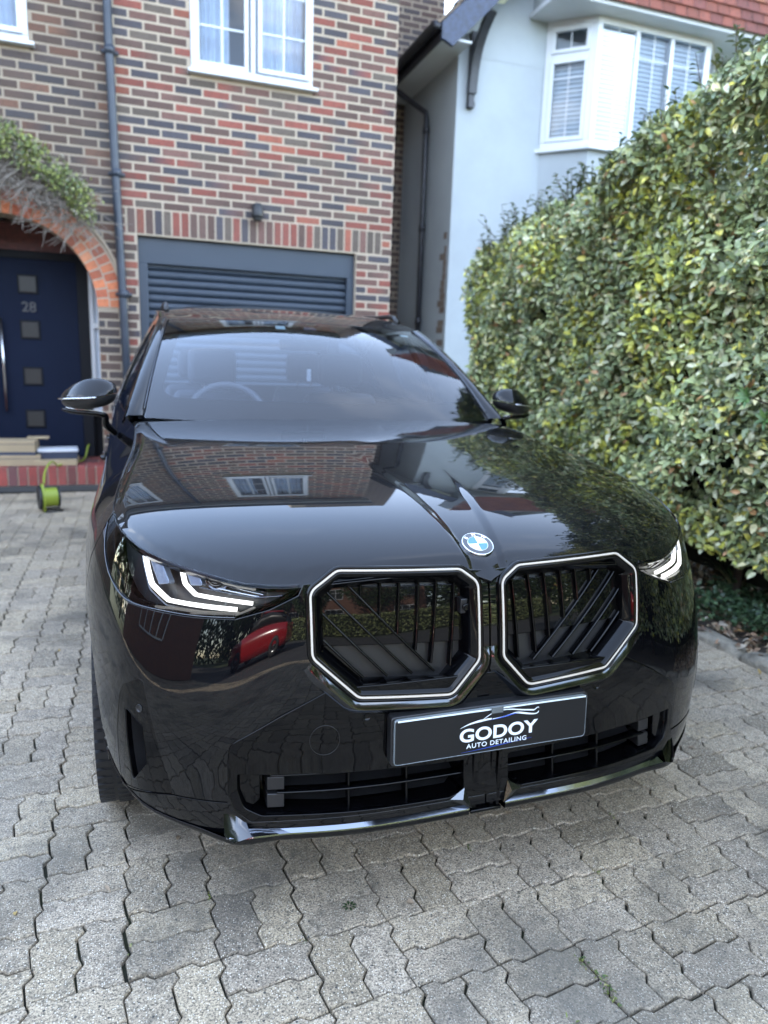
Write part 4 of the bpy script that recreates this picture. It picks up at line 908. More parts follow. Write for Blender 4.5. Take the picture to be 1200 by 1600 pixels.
def headlight(sd, root, fx, HLr, paint):
    hl = panel('headlight', bodyA, fx(HLr.mean(0)+(HLr-HLr.mean(0))*.993), M['lamp_glass'], root, h=.016, lip=.008, off=-.001)
    # housing bowl
    P, W, Nn = frame_on(bodyA, fx(resample(HLr, .012)))
    h = MB(); h.grid(np.stack([P-Nn*.004-W*.002, P-Nn*.012-W*.008, P-Nn*.02-W*.011], 1), close_u=True); h.build('lamp_rim', M['gloss'], hl, True)
    eg = cspline(range(8), np.array([(1.192,.905),(1.143,.857),(1.083,.806),(1.016,.776),(.945,.760),(.839,.757),(.725,.757),(.621,.761)]))(np.linspace(0, 7, 60))*[sd, 1]
    Ae = bodyA(eg)+normals(bodyA, eg)*.0006; me_ = MB(); me_.tube(Ae, .0013, 6); me_.build('lens_edge', M['darkchrome'], hl, True)
    panel('lamp_housing', bodyA, fx(HLr), M['satin'], hl, h=.02, lip=0, off=-.058)
    def strip(nm, path, w, off, mt, th=.01):
        q = resample(fillet_open(path, .006), .006, False)*[sd, 1]; A = bodyA(q); Nq = normals(bodyA, q); T = np.gradient(A, axis=0); T /= np.linalg.norm(T, axis=1)[:, None]; X = np.cross(T, Nq)
        m = MB(); m.grid(np.stack([A-Nq*(off+th)-X*w*.5, A-Nq*(off+.0015)-X*w*.5, A-Nq*off-X*w*.32, A-Nq*off+X*w*.32, A-Nq*(off+.0015)+X*w*.5, A-Nq*(off+th)+X*w*.5], 1))
        for e_ in (0, -1):
            m.add([A[e_]-Nq[e_]*(off+th)-X[e_]*w*.5, A[e_]-Nq[e_]*off-X[e_]*w*.5, A[e_]-Nq[e_]*off+X[e_]*w*.5, A[e_]-Nq[e_]*(off+th)+X[e_]*w*.5], [(0,1,2,3)])
        return m.build(nm, mt, hl, True)
    for path in ([(.985,.880),(.915,.812),(.840,.779),(.618,.774)], [(.816,.880),(.786,.825),(.744,.799),(.582,.792)]):
        k_ = 0
    o1 = [(.978,.884),(.902,.808),(.828,.780),(.625,.7765)]; o2 = [(.815,.878),(.783,.822),(.745,.801),(.585,.792)]
    strip('running_light', o1, .0096, .016, M['led']); strip('running_light', o2, .0085, .018, M['led'])
    strip('trim', [(q[0]+.004, q[1]-.013) for q in o1], .006, .020, M['darkchrome'])
    strip('trim', [(.735,.818),(.58,.805),(.495,.813)], .004, .022, M['darkchrome'], .004)
    for poly in ([(.936,.868),(.902,.878),(.836,.818),(.872,.812)], [(.797,.874),(.762,.880),(.728,.824),(.760,.822)]):
        pr_ = fillet(poly, .003, 2)*[sd, 1]
        if sd == -1: pr_ = pr_[::-1]
        b = panel('light_module', bodyA, pr_, M['lens_block'], hl, h=.01, hb=.006, lip=.02, off=-.020)
    # projector eye
    c = bodyA([(sd*.66,.832)])[0]; nn = normals(bodyA, np.array([[sd*.66,.832]]))[0]; nn = np.array([sd*.25, -.95, .1]); nn /= np.linalg.norm(nn)
    ux = np.cross([0,0,1.], nn); ux /= np.linalg.norm(ux); uy = np.cross(nn, ux); a = np.linspace(0, 2*math.pi, 25)[:-1]; cc = c+np.array([0,.052,.0])
    m = MB(); m.grid(np.array([[cc+(ux*math.cos(t)+uy*math.sin(t))*r+nn*d for r, d in ((.032,.0),(.030,.016),(.026,.018),(.025,.012),(.019,.022),(.010,.027),(.0005,.029))] for t in a]), close_u=True); m.build('projector', M['darkchrome'], hl, True)
    for k in range(3):
        strip('fin', [(.70-.0*k,.845-.012*k),(.56,.818-.006*k)], .0035, .030, M['chrome'], .004)
def fillet_open(P, r, seg=4):
    P = np.array(P, float); out = [P[0]]
    for i in range(1, len(P)-1):
        a, b, c = P[i-1], P[i], P[i+1]; u = (a-b)/np.linalg.norm(a-b); v = (c-b)/np.linalg.norm(c-b); d = r
        for k in range(seg+1): t = k/seg; out.append((1-t)**2*(b+u*d)+2*t*(1-t)*b+t*t*(b+v*d))
    out.append(P[-1]); return np.array(out)
def hood_edge():
    S = np.concatenate([np.linspace(0, .06, 5), np.linspace(.1, SB+.02, 60)])
    A = bodyA(np.stack([S, topz(S)+.004], 1)); e = np.stack([A[:, 0], A[:, 1]], 1)
    e[:, 1] += .0; e[0, 1] -= .020; e[1, 1] -= .014; e[2, 1] -= .008; e[3, 1] -= .003
    return e
def bonnet(root, paint):
    e = hood_edge(); k = np.argmax(e[:, 1] > 1.50); e = e[:k]
    rear = [(x, 1.385+.118*(x/.8)**2) for x in np.linspace(e[-1, 0]-.015, 0, 14)]
    half = [tuple(p) for p in e]+rear
    full = np.array(half+[(-x, y) for x, y in half[::-1][1:-1]])
    E_ = np.array([tuple(p) for p in e[::-1]*[-1, 1]]+[tuple(p) for p in e[1:]])
    def fn(Q):
        Q = np.asarray(Q, float); P = hoodB(Q); d = np.full(len(Q), 1e9)
        for i in range(len(E_)-1):
            a, b = E_[i], E_[i+1]; ab = b-a; t = np.clip(((Q-a)@ab)/(ab@ab), 0, 1); d = np.minimum(d, np.linalg.norm(Q-(a+t[:, None]*ab), axis=1))
        r = .028; P[:, 2] -= .011*np.clip(1-d/r, 0, 1)**2
        return P
    cy = np.arange(.03, 1.02, .0085); ex = []
    for y in cy:                                                        # rows that follow the creases of the centre channel
        w_, fw = .036+.125*(y-.04), .020+.034*y
        for t_ in (-.75,-.5,-.38,-.25,-.12,0,.12,.25,.38,.5,.75):
            for s_ in (1, -1):
                if w_+t_*fw > .004: ex.append((s_*(w_+t_*fw), y))
        ex.append((0, y))
    mk_ = lambda g: (g[:, 1] < 1.03) & (np.abs(np.abs(g[:, 0])-(.036+.125*(g[:, 1]-.04))) < .85*(.020+.034*g[:, 1])+.004)
    panel('bonnet', fn, full, paint, root, h=.016, hb=.010, lip=.016, flip=False, extra=(np.array(ex), mk_))
    L = full*[.985, 1]; L[:, 1] = np.clip(L[:, 1], .09, 1.6)
    panel('bonnet_liner', hoodB, np.array([(x*.97, min(max(y, .11), 1.47)) for x, y in full]), M['void'], root, h=.06, hb=.03, lip=0, off=-.02)
    # cowl behind the bonnet
    m = MB(); xs = np.linspace(-.80, .80, 33); yr = 1.385+.118*(xs/.8)**2; zr = hoodH(xs, yr)
    m.grid(np.stack([np.stack([xs, yr-.03, zr-.03], 1), np.stack([xs, yr+.012, zr-.028], 1), np.stack([xs, yr+.10, zr-.004], 1)], 1)); m.build('cowl', M['satin'], root, True)
def insert_panel(root, paint):
    g = .0
    half = [(0,.602)]+INSERT[1:-1]
    rad = [0,.012,.02,.03,.02,.02,.02,.02,.0]
    hf = fillet([(0,.602)]+INSERT[1:-1]+[(0,.287)], [0]+rad[1:]+[0], 5)
    full = np.vstack([hf[:-1], (hf*[-1, 1])[::-1][:-1]])
    u = [tuple(full[0])]
    for p in full[1:]:
        if np.hypot(p[0]-u[-1][0], p[1]-u[-1][1]) > 1e-4: u.append(tuple(p))
    full = np.array(u)
    holes = []
    for sd in (1, -1):
        hq = fillet([(.060,.384),(.060,.306),(.100,.292),(.33,.294),(.555,.298),(.596,.318),(.612,.360),(.612,.402)], [.006,.004,.01,.02,.03,.03,.02,.006], 5)
        holes.append(hq if sd == 1 else mir(hq))
    ip = panel('lower_panel', bodyA, full, M['gloss'], root, holes, h=.016, lip=.014, off=.0015)
    for sd, hq in ((1, holes[0]), (-1, holes[1])):
        it = MB(); P, W, Nn = frame_on(bodyA, resample(hq, .012)); it.grid(np.stack([P-W*.0, P-Nn*.02-W*.006, P-Nn*.09-W*.012], 1), close_u=True); it.add(P-Nn*.09-W*.012, [tuple(range(len(P)))])
        io = it.build('air_intake', M['gloss'], ip, True)
        def bar(q0, q1, r=.0035, d=.012, bend=0):
            t = np.linspace(0, 1, 14)[:, None]; q = (np.array(q0)*(1-t)+np.array(q1)*t)*[sd, 1]; A = bodyA(q); Nq = normals(bodyA, q); A = A-Nq*d
            m = MB(); X = np.array([0, 0, 1.]) if abs(q0[0]-q1[0]) > .05 else np.array([1., 0, 0])
            m.grid(np.stack([A-Nq*.03-X*r, A-X*r, A+Nq*.002-X*r*.4, A+Nq*.002+X*r*.4, A+X*r, A-Nq*.03+X*r], 1)); return m.build('grille_bar', M['gloss'], io, True)
        bar((.535,.388), (.062,.384), .003); bar((.52,.346), (.062,.344), .003)
        for s in (.205, .350): bar((s,.395), (s,.298), .003, .02)
        # air shutter side block and glossy cheek
        sm = MB()
        for k, (z0, z1) in enumerate(((.350,.382), (.308,.341))):
            q = np.array([(.540,z0),(.500,z0),(.500,z1),(.540,z1)])*[sd, 1]; A = bodyA(q); sm.add(np.vstack([A+[0,.016,0], A+[0,.06,0]]), [(0,1,2,3),(0,4,5,1),(1,5,6,2),(2,6,7,3),(3,7,4,0)])
        sm.build('shutter_block', M['satin'], io, bevel=.002)
        q = fillet(np.array([(.606,.404),(.562,.404),(.562,.335),(.575,.322),(.592,.328),(.606,.36)]), .006, 3)*[sd, 1]
        if sd == -1: q = q[::-1]
        panel('intake_cheek', bodyA, q, M['gloss'], io, h=.012, lip=.02, off=-.012)
        for k in range(5):
            q = np.array([(.50,.30+.018*k),(.07,.30+.018*k)])*[sd,1]; A = bodyA(np.array([q[0]*(1-t)+q[1]*t for t in np.linspace(0,1,8)])); m = MB(); m.grid(np.stack([A+[0,.055,-.002], A+[0,.085,.008]],1)); m.build('flap', M['satin'], io)
    # centre post with ribs
    m = MB(); zt, zb = .42, .2478
    for x, w_, d in ((-.030,.014,.004), (-.012,.010,.010), (.004,.010,.012), (.020,.014,.006), (.034,.010,.0)):
        m.box((x-w_/2, .020+d, zb), (x+w_/2, .06, zt))
    m.box((-.042, .017, .2385), (.044, .07, .2475)); m.build('centre_post', M['gloss'], ip, bevel=.0025)
    for sd in (1, -1):
        m = MB(); q = np.array([(.100,.288),(.060,.312),(.044,.262)])*[sd, 1]; A = bodyA(q); a, b, c = A[0]+[0,-.001,0], A[1]+[0,-.002,0], A[2]+[0,-.012,0]
        back = [p+[0,.03,0] for p in (a, b, c)]; ctr = (a+b+c)/3+[0,-.006,0]; m.add([a, b, c, ctr]+back, [(0,1,3),(1,2,3),(2,0,3),(0,4,5,1),(1,5,6,2),(2,6,4,0)]); m.build('corner_facet', M['darkchrome'], ip)
        for (s, z, r) in ((.314,.529,.0105),): disc(bodyA, (sd*s, z), r, M['gloss'], ip, 'parking_sensor', .0015)
    # tow-eye cover: a hairline circle
    a = np.linspace(0, 2*math.pi, 49)[:-1]; q = np.array([-.412,.478])+np.stack([np.cos(a)*.034, np.sin(a)*.036], 1); A = bodyA(q); Nq = normals(bodyA, q)
    q2 = np.array([-.412,.478])+np.stack([np.cos(a)*.0352, np.sin(a)*.0372], 1); A2 = bodyA(q2)
    m = MB(); m.grid(np.stack([A+Nq*.0017, A+Nq*.0022, A2+Nq*.0022, A2+Nq*.0017], 1), close_u=True); m.build('tow_cover', M['satin'], ip, True)
    # number plate
    t_ = .05; Rp = np.array([[1,0,0],[0,math.cos(t_),-math.sin(t_)],[0,math.sin(t_),math.cos(t_)]]); C0 = np.array([0,.006,.4735])
    def T(x, z, d): return C0+np.array([x, -d, 0])@np.eye(3)+np.array([0, z*math.sin(t_), z*math.cos(t_)])
    def rect(w_, h_, r): return fillet([(-w_,-h_),(w_,-h_),(w_,h_),(-w_,h_)], r, 6)
    hb = MB(); P = rect(.266,.0605,.012); hb.prism(P, lambda x, z: T(x, z, .000), lambda x, z: T(x, z, -.028)); ph = hb.build('plate_holder', M['satin'], root, bevel=.002)
    pb = MB(); P = rect(.258,.0545,.009); pb.prism(P, lambda x, z: T(x, z, .0062), lambda x, z: T(x, z, .0005)); plate = pb.build('number_plate', M['plate_black'], root)
    ac = MB(); Po, Pi = rect(.260,.0565,.011), rect(.2575,.054,.009)
    ac.grid(np.stack([[T(x, z, .0005) for x, z in Po], [T(x, z, .0064) for x, z in Po], [T(x, z, .0072) for x, z in Pi], [T(x, z, .0060) for x, z in Pi]], 1), close_u=True)
    ac.build('plate_edge', M['acrylic'], plate, True)
    tp = MB(); tp.add([T(x, z, .0076) for x, z in ((-.252,.0500),(.255,.0500),(.2555,.0540),(-.2525,.0545))], [(0,1,2,3)]); tp.build('plate_top_glint', M['glint'], plate)  # pale strip paints the bright reflection along the plate's top
    def put(V, F, x0, z0, mt, nm, d=.0080, sh=0.0):
        W_ = np.array([T(x0+v[0]+sh*v[1], z0+v[1], d+v[2]) for v in V]); mesh_np(nm, W_, F, mt, plate)
    V, F = text_mesh('GODOY', .043, .0004, 1.40, .0011, 1.02); V[:, 0] -= (V[:, 0].min()+V[:, 0].max())/2; k = .212/(V[:, 0].max()-V[:, 0].min()); V[:, 0] *= k; V[:, 1] *= .034/(V[:, 1].max()-V[:, 1].min()); V[:, 1] -= V[:, 1].mean(); put(V, F, .012, -.006, M['plate_white'], 'plate_lettering')
    V, F = text_mesh('AUTO DETAILING', .0165, .0003, 1.25, .0001, 1.12); V[:, 0] -= (V[:, 0].min()+V[:, 0].max())/2; V[:, 0] *= .163/(V[:, 0].max()-V[:, 0].min()); put(V, F, .006, -.0345, M['plate_white'], 'plate_lettering')
    def blade(pts, mt, d=.0079):
        P_ = np.array(pts)/1000.; c_ = MB(); c_.add([T(x, z, d) for x, z in P_], [tuple(range(len(P_)))]); c_.build('plate_emblem', mt, plate)
    # a car's roofline in sweeping strokes (mm from the plate's middle)
    def stroke(pts, w0, mt, d=.0079):
        q = cspline(range(len(pts)), (np.array(pts, float)*[1.27,1.0]+[10,1.5])/1000.)(np.linspace(0, len(pts)-1, 30)); t = np.gradient(q, axis=0); t /= np.linalg.norm(t, axis=1)[:, None]; nn = np.stack([-t[:, 1], t[:, 0]], 1)
        wd = np.interp(np.linspace(0, 1, 30), np.linspace(0, 1, len(w0)), np.array(w0)/2000.)[:, None]; a_, b_ = q+nn*wd, q-nn*wd
        m = MB(); m.grid(np.stack([[T(x, z, d) for x, z in a_], [T(x, z, d) for x, z in b_]], 1)); m.build('plate_emblem', mt, plate)
    stroke([(-82,12),(-64,20),(-40,25),(-16,27)], [.4,3.5,6,4], M['plate_white']); stroke([(-38,25),(-24,35),(-8,43),(18,45),(44,40),(76,34)], [1,1.8,2.2,2.6,3,4], M['plate_white'])
    stroke([(76,34),(84,40),(86,37)], [3,2,1], M['plate_white']); stroke([(-14,26),(12,28),(34,33),(52,30),(78,24),(86,30)], [2,3,4,5,3,2], M['plate_white'])
    stroke([(-20,24),(6,27),(26,31),(44,33)], [.5,2.5,3,.5], M['plate_blue'], .0082); stroke([(-78,-50),(-20,-46),(30,-41),(74,-37)], [.3,1.6,1.4,.3], M['plate_blue'])
    cl = MB(); cl.box(C0+[-.014,-.011,.043], C0+[.018,-.0083,.0600]); cl.build('plate_clip', M['acrylic'], plate, bevel=.001)
def lip(root, paint):
    """front splitter: wide facet at the corners, thin bright blade between"""
    S = np.concatenate([np.linspace(-1.03, -.66, 10), np.linspace(-.64, -.56, 9), np.linspace(-.54, -.05, 20)])
    for sd in (1, -1):
        s = S*-1*sd; a = np.abs(s)
        zt = np.interp(a, [.05,.54,.575,.625,.645,.66,.75,.853,.955,1.03], [.262,.262,.270,.300,.306,.262,.268,.276,.306,.352])
        zt = np.interp(a, [.05,.54,.565,.643,.75,.853,.955,1.03], [.2605,.2605,.2605,.2515,.2635,.2735,.3055,.3530])
        zb = np.interp(a, [.05,.54,.60,.66,.75,.853,.955,1.03], [.242,.242,.236,.238,.250,.262,.296,.345])
        A = bodyA(np.stack([s, zt], 1)); B = bodyA(np.stack([s, zb], 1)); Nn = normals(bodyA, np.stack([s, zb], 1)); Nn[:, 2] = 0
        k = np.interp(a, [.05,.50,.575,.62,.68,1.03], [.009,.010,.0205,.0205,.003,.0])[:, None]; w_ = np.interp(a, [.62,.66], [1, 0])[:, None]
        m = MB(); m.grid(np.stack([A+Nn*(.0005+k), A+Nn*(.002+k)-[0,0,.002], B+Nn*(k+.002)+[0,0,.004], B+Nn*k, B-Nn*.03-[0,0,.004], B-Nn*.10], 1)); sp = m.build('splitter', paint, root, True)
        j = a < .632; At = bodyA(np.stack([s, zt+.0056], 1)); q = np.interp(a, [.05,.54,.60,.63], [.0,.0,.004,.016])[:, None]*[0,0,1]
        m = MB(); m.grid(np.stack([(At+q+Nn*.0004)[j], (A+Nn*(.0012+k)+[0,0,.0])[j], (A+Nn*(.0022+k)-[0,0,.003])[j]], 1)); m.build('splitter_trim', M['trim_metal'], sp)
        q = np.array([(.642,.306),(.634,.256),(.612,.246),(.574,.262),(.590,.284),(.616,.304)])*[sd, 1]; P = bodyA(q); nn = normals(bodyA, q); nn[:, 2] = 0
        P = P+nn*np.array([-.001,.018,.027,.024,-.001,-.001])[:, None]; m = MB(); m.add(np.vstack([P, [P.mean(0)+[0,-.001,0.001]]]), [(i, (i+1) % 6, 6) for i in range(6)]); m.build('splitter_facet', M['flange'], sp, True)
def badge(root):
    c = np.array([0, .150, float(hoodH(np.array([0.]), np.array([.150]))[0])]); e = 1e-3
    n = normals(hoodB, np.array([[0., .150]]))[0]; n = n if n[2] > 0 else -n
    ux = np.array([1., 0, 0]); uy = np.cross(n, ux); uy /= np.linalg.norm(uy)
    def T(x, y, d): return c+ux*x+uy*y+n*(d+.003)
    a = np.linspace(0, 2*math.pi, 65)[:-1]
    def ringm(prof, mt, nm, par):
        m = MB(); m.grid(np.array([[T(r*math.cos(t), r*math.sin(t), d) for r, d in prof] for t in a]), close_u=True); return m.build(nm, mt, par, True)
    b = ringm([(.0415,-.004),(.0415,.001),(.0405,.0022),(.0392,.0024),(.0386,.0016)], M['chrome'], 'roundel', root)
    ringm([(.0388,.0015),(.0265,.0020)], M['badge_black'], 'roundel_ring', b); ringm([(.0268,.0019),(.0265,.0026),(.0252,.0027),(.0250,.0020)], M['chrome'], 'roundel_rim', b)
    for q, mt in ((0, 'badge_blue'), (1, 'badge_white'), (2, 'badge_blue'), (3, 'badge_white')):
        # quadrant 0: upper right as seen
        tt = np.linspace(q*math.pi/2, (q+1)*math.pi/2, 13); m = MB(); m.add([T(0, 0, .0022)]+[T(.0252*math.cos(t), .0252*math.sin(t), .0022) for t in tt], [(0, i, i+1) for i in range(1, 13)])
        m.build('roundel_quarter', M['badge_white' if mt == 'badge_blue' else 'badge_blue'], b)
    for ch, ang in (('B', 137), ('M', 90), ('W', 43)):
        V, F = text_mesh(ch, .0125, .0002, 1.05, .0006); V[:, 0] -= (V[:, 0].min()+V[:, 0].max())/2; V[:, 1] -= (V[:, 1].min()+V[:, 1].max())/2
        t = math.radians(ang-90); Q = []
        for x, y, d in V: yy = y+.0327; Q.append(T(x*math.cos(t)-yy*math.sin(t), x*math.sin(t)+yy*math.cos(t), .0024+d))
        mesh_np('roundel_letter', Q, F, M['badge_white'], b)
def wsf(Q):
    """windscreen: u across -1..1, v up 0..1"""
    Q = np.asarray(Q, float); u, v = Q[:, 0], Q[:, 1]
    B = np.stack([.757*u, 1.452+.168*u*u, 1.120+.008*u*u], 1); T = np.stack([.625*u, 2.112+.163*u*u, 1.519-.009*u*u], 1)
    P = B*(1-v)[:, None]+T*v[:, None]; return P+np.array([0, -.5, .86])*(.040*4*v*(1-v))[:, None]
RX = cspline([2.11,2.5,3.0,3.6,4.2,4.5], [.655,.650,.640,.620,.585,.555])
RZ = cspline([2.0,2.11,2.35,2.7,3.1,3.6,4.1,4.5], [1.475,1.515,1.573,1.622,1.646,1.640,1.602,1.550])
def roof(Q):
    Q = np.asarray(Q, float); u, t = Q[:, 0], Q[:, 1]
    y0 = 2.118+.163*u*u; y = y0+(4.5-y0)*t; hw = RX(np.clip(y, 2.11, 4.5))
    z = RZ(y)-.010*u*u*np.clip(1-t*4, 0, 1)-(.030*u**2+.035*u**8)*np.clip(t*4, 0, 1)-(.0)*t
    zc = RZ(np.full_like(y, 1)*2.118)
    zedge = 1.521-.009*u*u; k = np.clip(t*8, 0, 1); k = k*k*(3-2*k)
    return np.stack([hw*u*(.957+.043*np.clip(t*5, 0, 1)), y, z*k+(zedge+(RZ(y)-RZ(y0)))*(1-k)], 1)
def side_curves(n=60):
    y = np.concatenate([np.linspace(1.60, 2.30, 22), np.linspace(2.34, 4.44, n-22)])
    s = np.array([s_of_y(v) for v in y]); A = bodyA(np.stack([s, topz(s)], 1)); bot = A+[0, 0, .0]; bot[:, 1] = y
    tx = np.where(y < 2.3, np.interp(y, [1.60,1.95,2.3], [.832,.748,.668]), RX(np.clip(y, 2.11, 4.5))+.012)
    tz = np.where(y < 2.3, np.interp(y, [1.60,1.78,1.95,2.12,2.3], [1.108,1.222,1.325,1.418,1.502]), RZ(y)-.062)
    return bot, np.stack([tx, y, tz], 1)
def greenhouse(root, paint):
    edge = fillet([(-.992,-.06),(.992,-.06),(.990,1.0),(-.990,1.0)], .01, 2)
    sc = lambda Q: wsf(Q)
    def dom(P): return np.array(P)
    # domain is unitless: work in a metric-like domain (x=.7u, y=.75v)
    fn = lambda Q: wsf(np.asarray(Q)/np.array([.7, .75])); K = np.array([.7, .75])
    ws = panel('windscreen', fn, dom(edge)*K, M['car_glass'], root, h=.03, hb=.02, lip=0)
    # dark printed border of the glass, just under it
    inn = fillet([(-.93,.10),(.93,.10),(.885,.90),(-.885,.90)], [.10,.10,.09,.09], 8)*K
    panel('glass_border', fn, dom(edge)*K, M['badge_black'], ws, [inn], h=.03, hb=.02, lip=0, off=-.004)
    cam_ = fillet([(-.12,.80),(.15,.80),(.19,.97),(-.16,.97)], .03, 4)*K; panel('sensor_cover', fn, cam_, M['badge_black'], ws, h=.03, lip=.03, off=-.0030)
    cw = fillet([(-.035,.875),(.075,.875),(.055,.925),(-.015,.925)], .01, 3)*K; panel('sensor_window', fn, cw, M['interior_pale'], ws, h=.02, lip=0, off=-.0022)
    for (u0, v0, u1, v1) in ((-.235,.87,-.165,.925), (.80,.875,.875,.905)):
        q = np.array([(u0,v0),(u1,v0),(u1,v1),(u0,v1)])*K; panel('sticker', fn, q, M['sticker'], ws, h=.03, lip=0, off=-.002)
    rf = panel('roof', lambda Q: roof(np.asarray(Q)/[.65, 2.4]), np.array([(-1,.0),(1,.0),(1,1),(-1,1)])*[.65, 2.4], paint, root, h=.04, hb=.02, lip=.01)
    # sunroof glass: a darker gloss panel set in the roof
    panel('sunroof', lambda Q: roof(np.asarray(Q)/[.65, 2.4]), fillet([(-.78,.10),(.78,.10),(.80,.60),(-.80,.60)], .03, 5)*[.65, 2.4], M['gloss'], rf, h=.04, lip=.004, off=.0015)
    bot, tp = side_curves(); n = len(bot)
    for sd in (1, -1):
        mx = np.array([sd, 1, 1.]); b, t = bot*mx, tp*mx
        # pillar between windscreen edge and side frame
        v = np.linspace(-.05, 1.0, 26); wse = wsf(np.stack([np.full(26, sd*.995), v], 1)); yy = np.interp(v, [-.05, 0, 1], [1.56,1.60,2.30])
        ox = np.stack([np.interp(yy, tp[:, 1], tp[:, 0])*sd, yy, np.interp(yy, tp[:, 1], tp[:, 2])], 1)
        ox[yy < 1.6] = [sd*.842, 1.56, 1.080]
        mid = (wse+ox)/2+np.array([sd*.016, -.010, .016]); 
        m = MB(); m.grid(np.stack([wse+[0,.012,-.012], wse+[sd*.004,-.002,.004], wse*.72+ox*.28+np.array([sd*.010,-.008,.010]), mid, wse*.25+ox*.75+np.array([sd*.012,-.006,.010]), ox, ox+[-sd*.006,.004,-.012]], 1)); m.build('pillar', paint, root, True)
        m = MB(); m.tube([p+np.array([sd*.002,-.003,.005]) for p in wse[1:]], .0022, 6); m.build('screen_trim', M['darkchrome'], root, True)
        # side structure from belt to roof, doors' upper frames, with the glass as its own pieces
        def G(Q):
            Q = np.asarray(Q, float); y = Q[:, 0]; w_ = Q[:, 1]/.45
            B_ = np.stack([np.interp(y, bot[:, 1], bot[:, 0])*sd, y, np.interp(y, bot[:, 1], bot[:, 2])], 1); T_ = np.stack([np.interp(y, tp[:, 1], tp[:, 0])*sd, y, np.interp(y, tp[:, 1], tp[:, 2])], 1)
            return B_*(1-w_)[:, None]+T_*w_[:, None]+np.array([sd*.5, 0, .3])*(.05*w_*(1-w_))[:, None]*4*.5
        A0, A1 = 1.66, 4.43
        wins = [[(1.86,.035),(2.46,.035),(2.46,.415),(2.28,.415),(2.06,.40),(1.90,.36)], [(2.56,.035),(3.38,.035),(3.46,.415),(2.56,.415)], [(3.46,.06),(4.10,.14),(3.86,.40),(3.54,.41)]]
        wr = [fillet(q, .02, 4) for q in wins]
        op = [(A0,0),(A1,0),(A1,.45),(A0,.45)]
        f = panel('side_frame', G, np.array(op), M['gloss'], root, wr, h=.06, hb=.03, lip=.006, flip=sd < 0)
        for q in wr: panel('side_window', G, q, M['dark_glass'], f, h=.06, hb=.03, lip=0, off=-.005, flip=sd < 0)
        # roof edge closing strip, then roof rail
        yy = tp[:, 1]; k = yy >= 2.27; u = np.ones(k.sum()); y0 = 2.118+.163; rq = roof(np.stack([u*sd, (yy[k]-y0)/(4.5-y0)], 1)); rq[:, 1] = yy[k]
        m = MB(); m.grid(np.stack([rq+[0,0,-.001], (rq+t[k])/2+np.array([sd*.012,0,.010]), t[k]], 1)); m.build('roof_side', paint, root, True)
        ry = np.linspace(2.48, 4.25, 26); h_ = .028*np.clip(np.minimum(ry-2.48, 4.25-ry)/.10, 0, 1)**.5; rx = RX(ry)*.955
        rz = roof(np.stack([np.full(26, .955), (ry-2.28)/(2.22)], 1))[:, 2]
        m = MB(); m.tube([(sd*a, b_, c+d) for a, b_, c, d in zip(rx, ry, rz, h_)], .013, 10); m.build('roof_rail', M['satin'], root, True)
    # tail: rear glass and tailgate
    u = np.linspace(-1, 1, 17); r0 = roof(np.stack([u, np.full(17, 1.0)], 1)); zt = float(topz(SEND)[0])
    low = np.stack([u*.80, 4.60-.06*u*u-.04*np.abs(u)**6, np.full(17, zt)], 1)
    m = MB(); m.grid(np.stack([r0*(1-t)+low*t+np.array([0,.05,.04])*(4*t*(1-t)) for t in np.linspace(0, 1, 9)], 1)); m.build('rear_window', M['dark_glass'], root, True)
    m = MB(); ss = np.linspace(s_of_y(4.30), SEND, 24); lampP = lambda s, z, sd: bodyA([(sd*s, z)])[0]+np.array([sd*.006, .008, 0])
    for sd in (1, -1):
        q = fillet([(s_of_y(4.35),.90),(SEND-.28,.89),(SEND-.24,.96),(s_of_y(4.28),1.0)], .02, 4)*[sd, 1]
        if sd < 0: q = q[::-1]
        panel('tail_lamp', bodyA, q, M['tail_red'], root, h=.03, off=.006)
        s_ = np.linspace(s_of_y(4.44), SEND, 16); b_ = bodyA(np.stack([sd*s_, topz(s_)], 1)); m.grid(np.stack([b_, b_*[.97,1,1]+[0,-.06,.004]], 1))
    A_ = bodyA(np.stack([s_, topz(s_)], 1)); full_ = np.vstack([A_*[-1, 1, 1], A_[::-1][1:]]); m.grid(np.stack([full_, np.stack([full_[:, 0]*.95, np.full(len(full_), 4.54), full_[:, 2]], 1)], 1)); m.build('tailgate_shelf', paint, root, True)
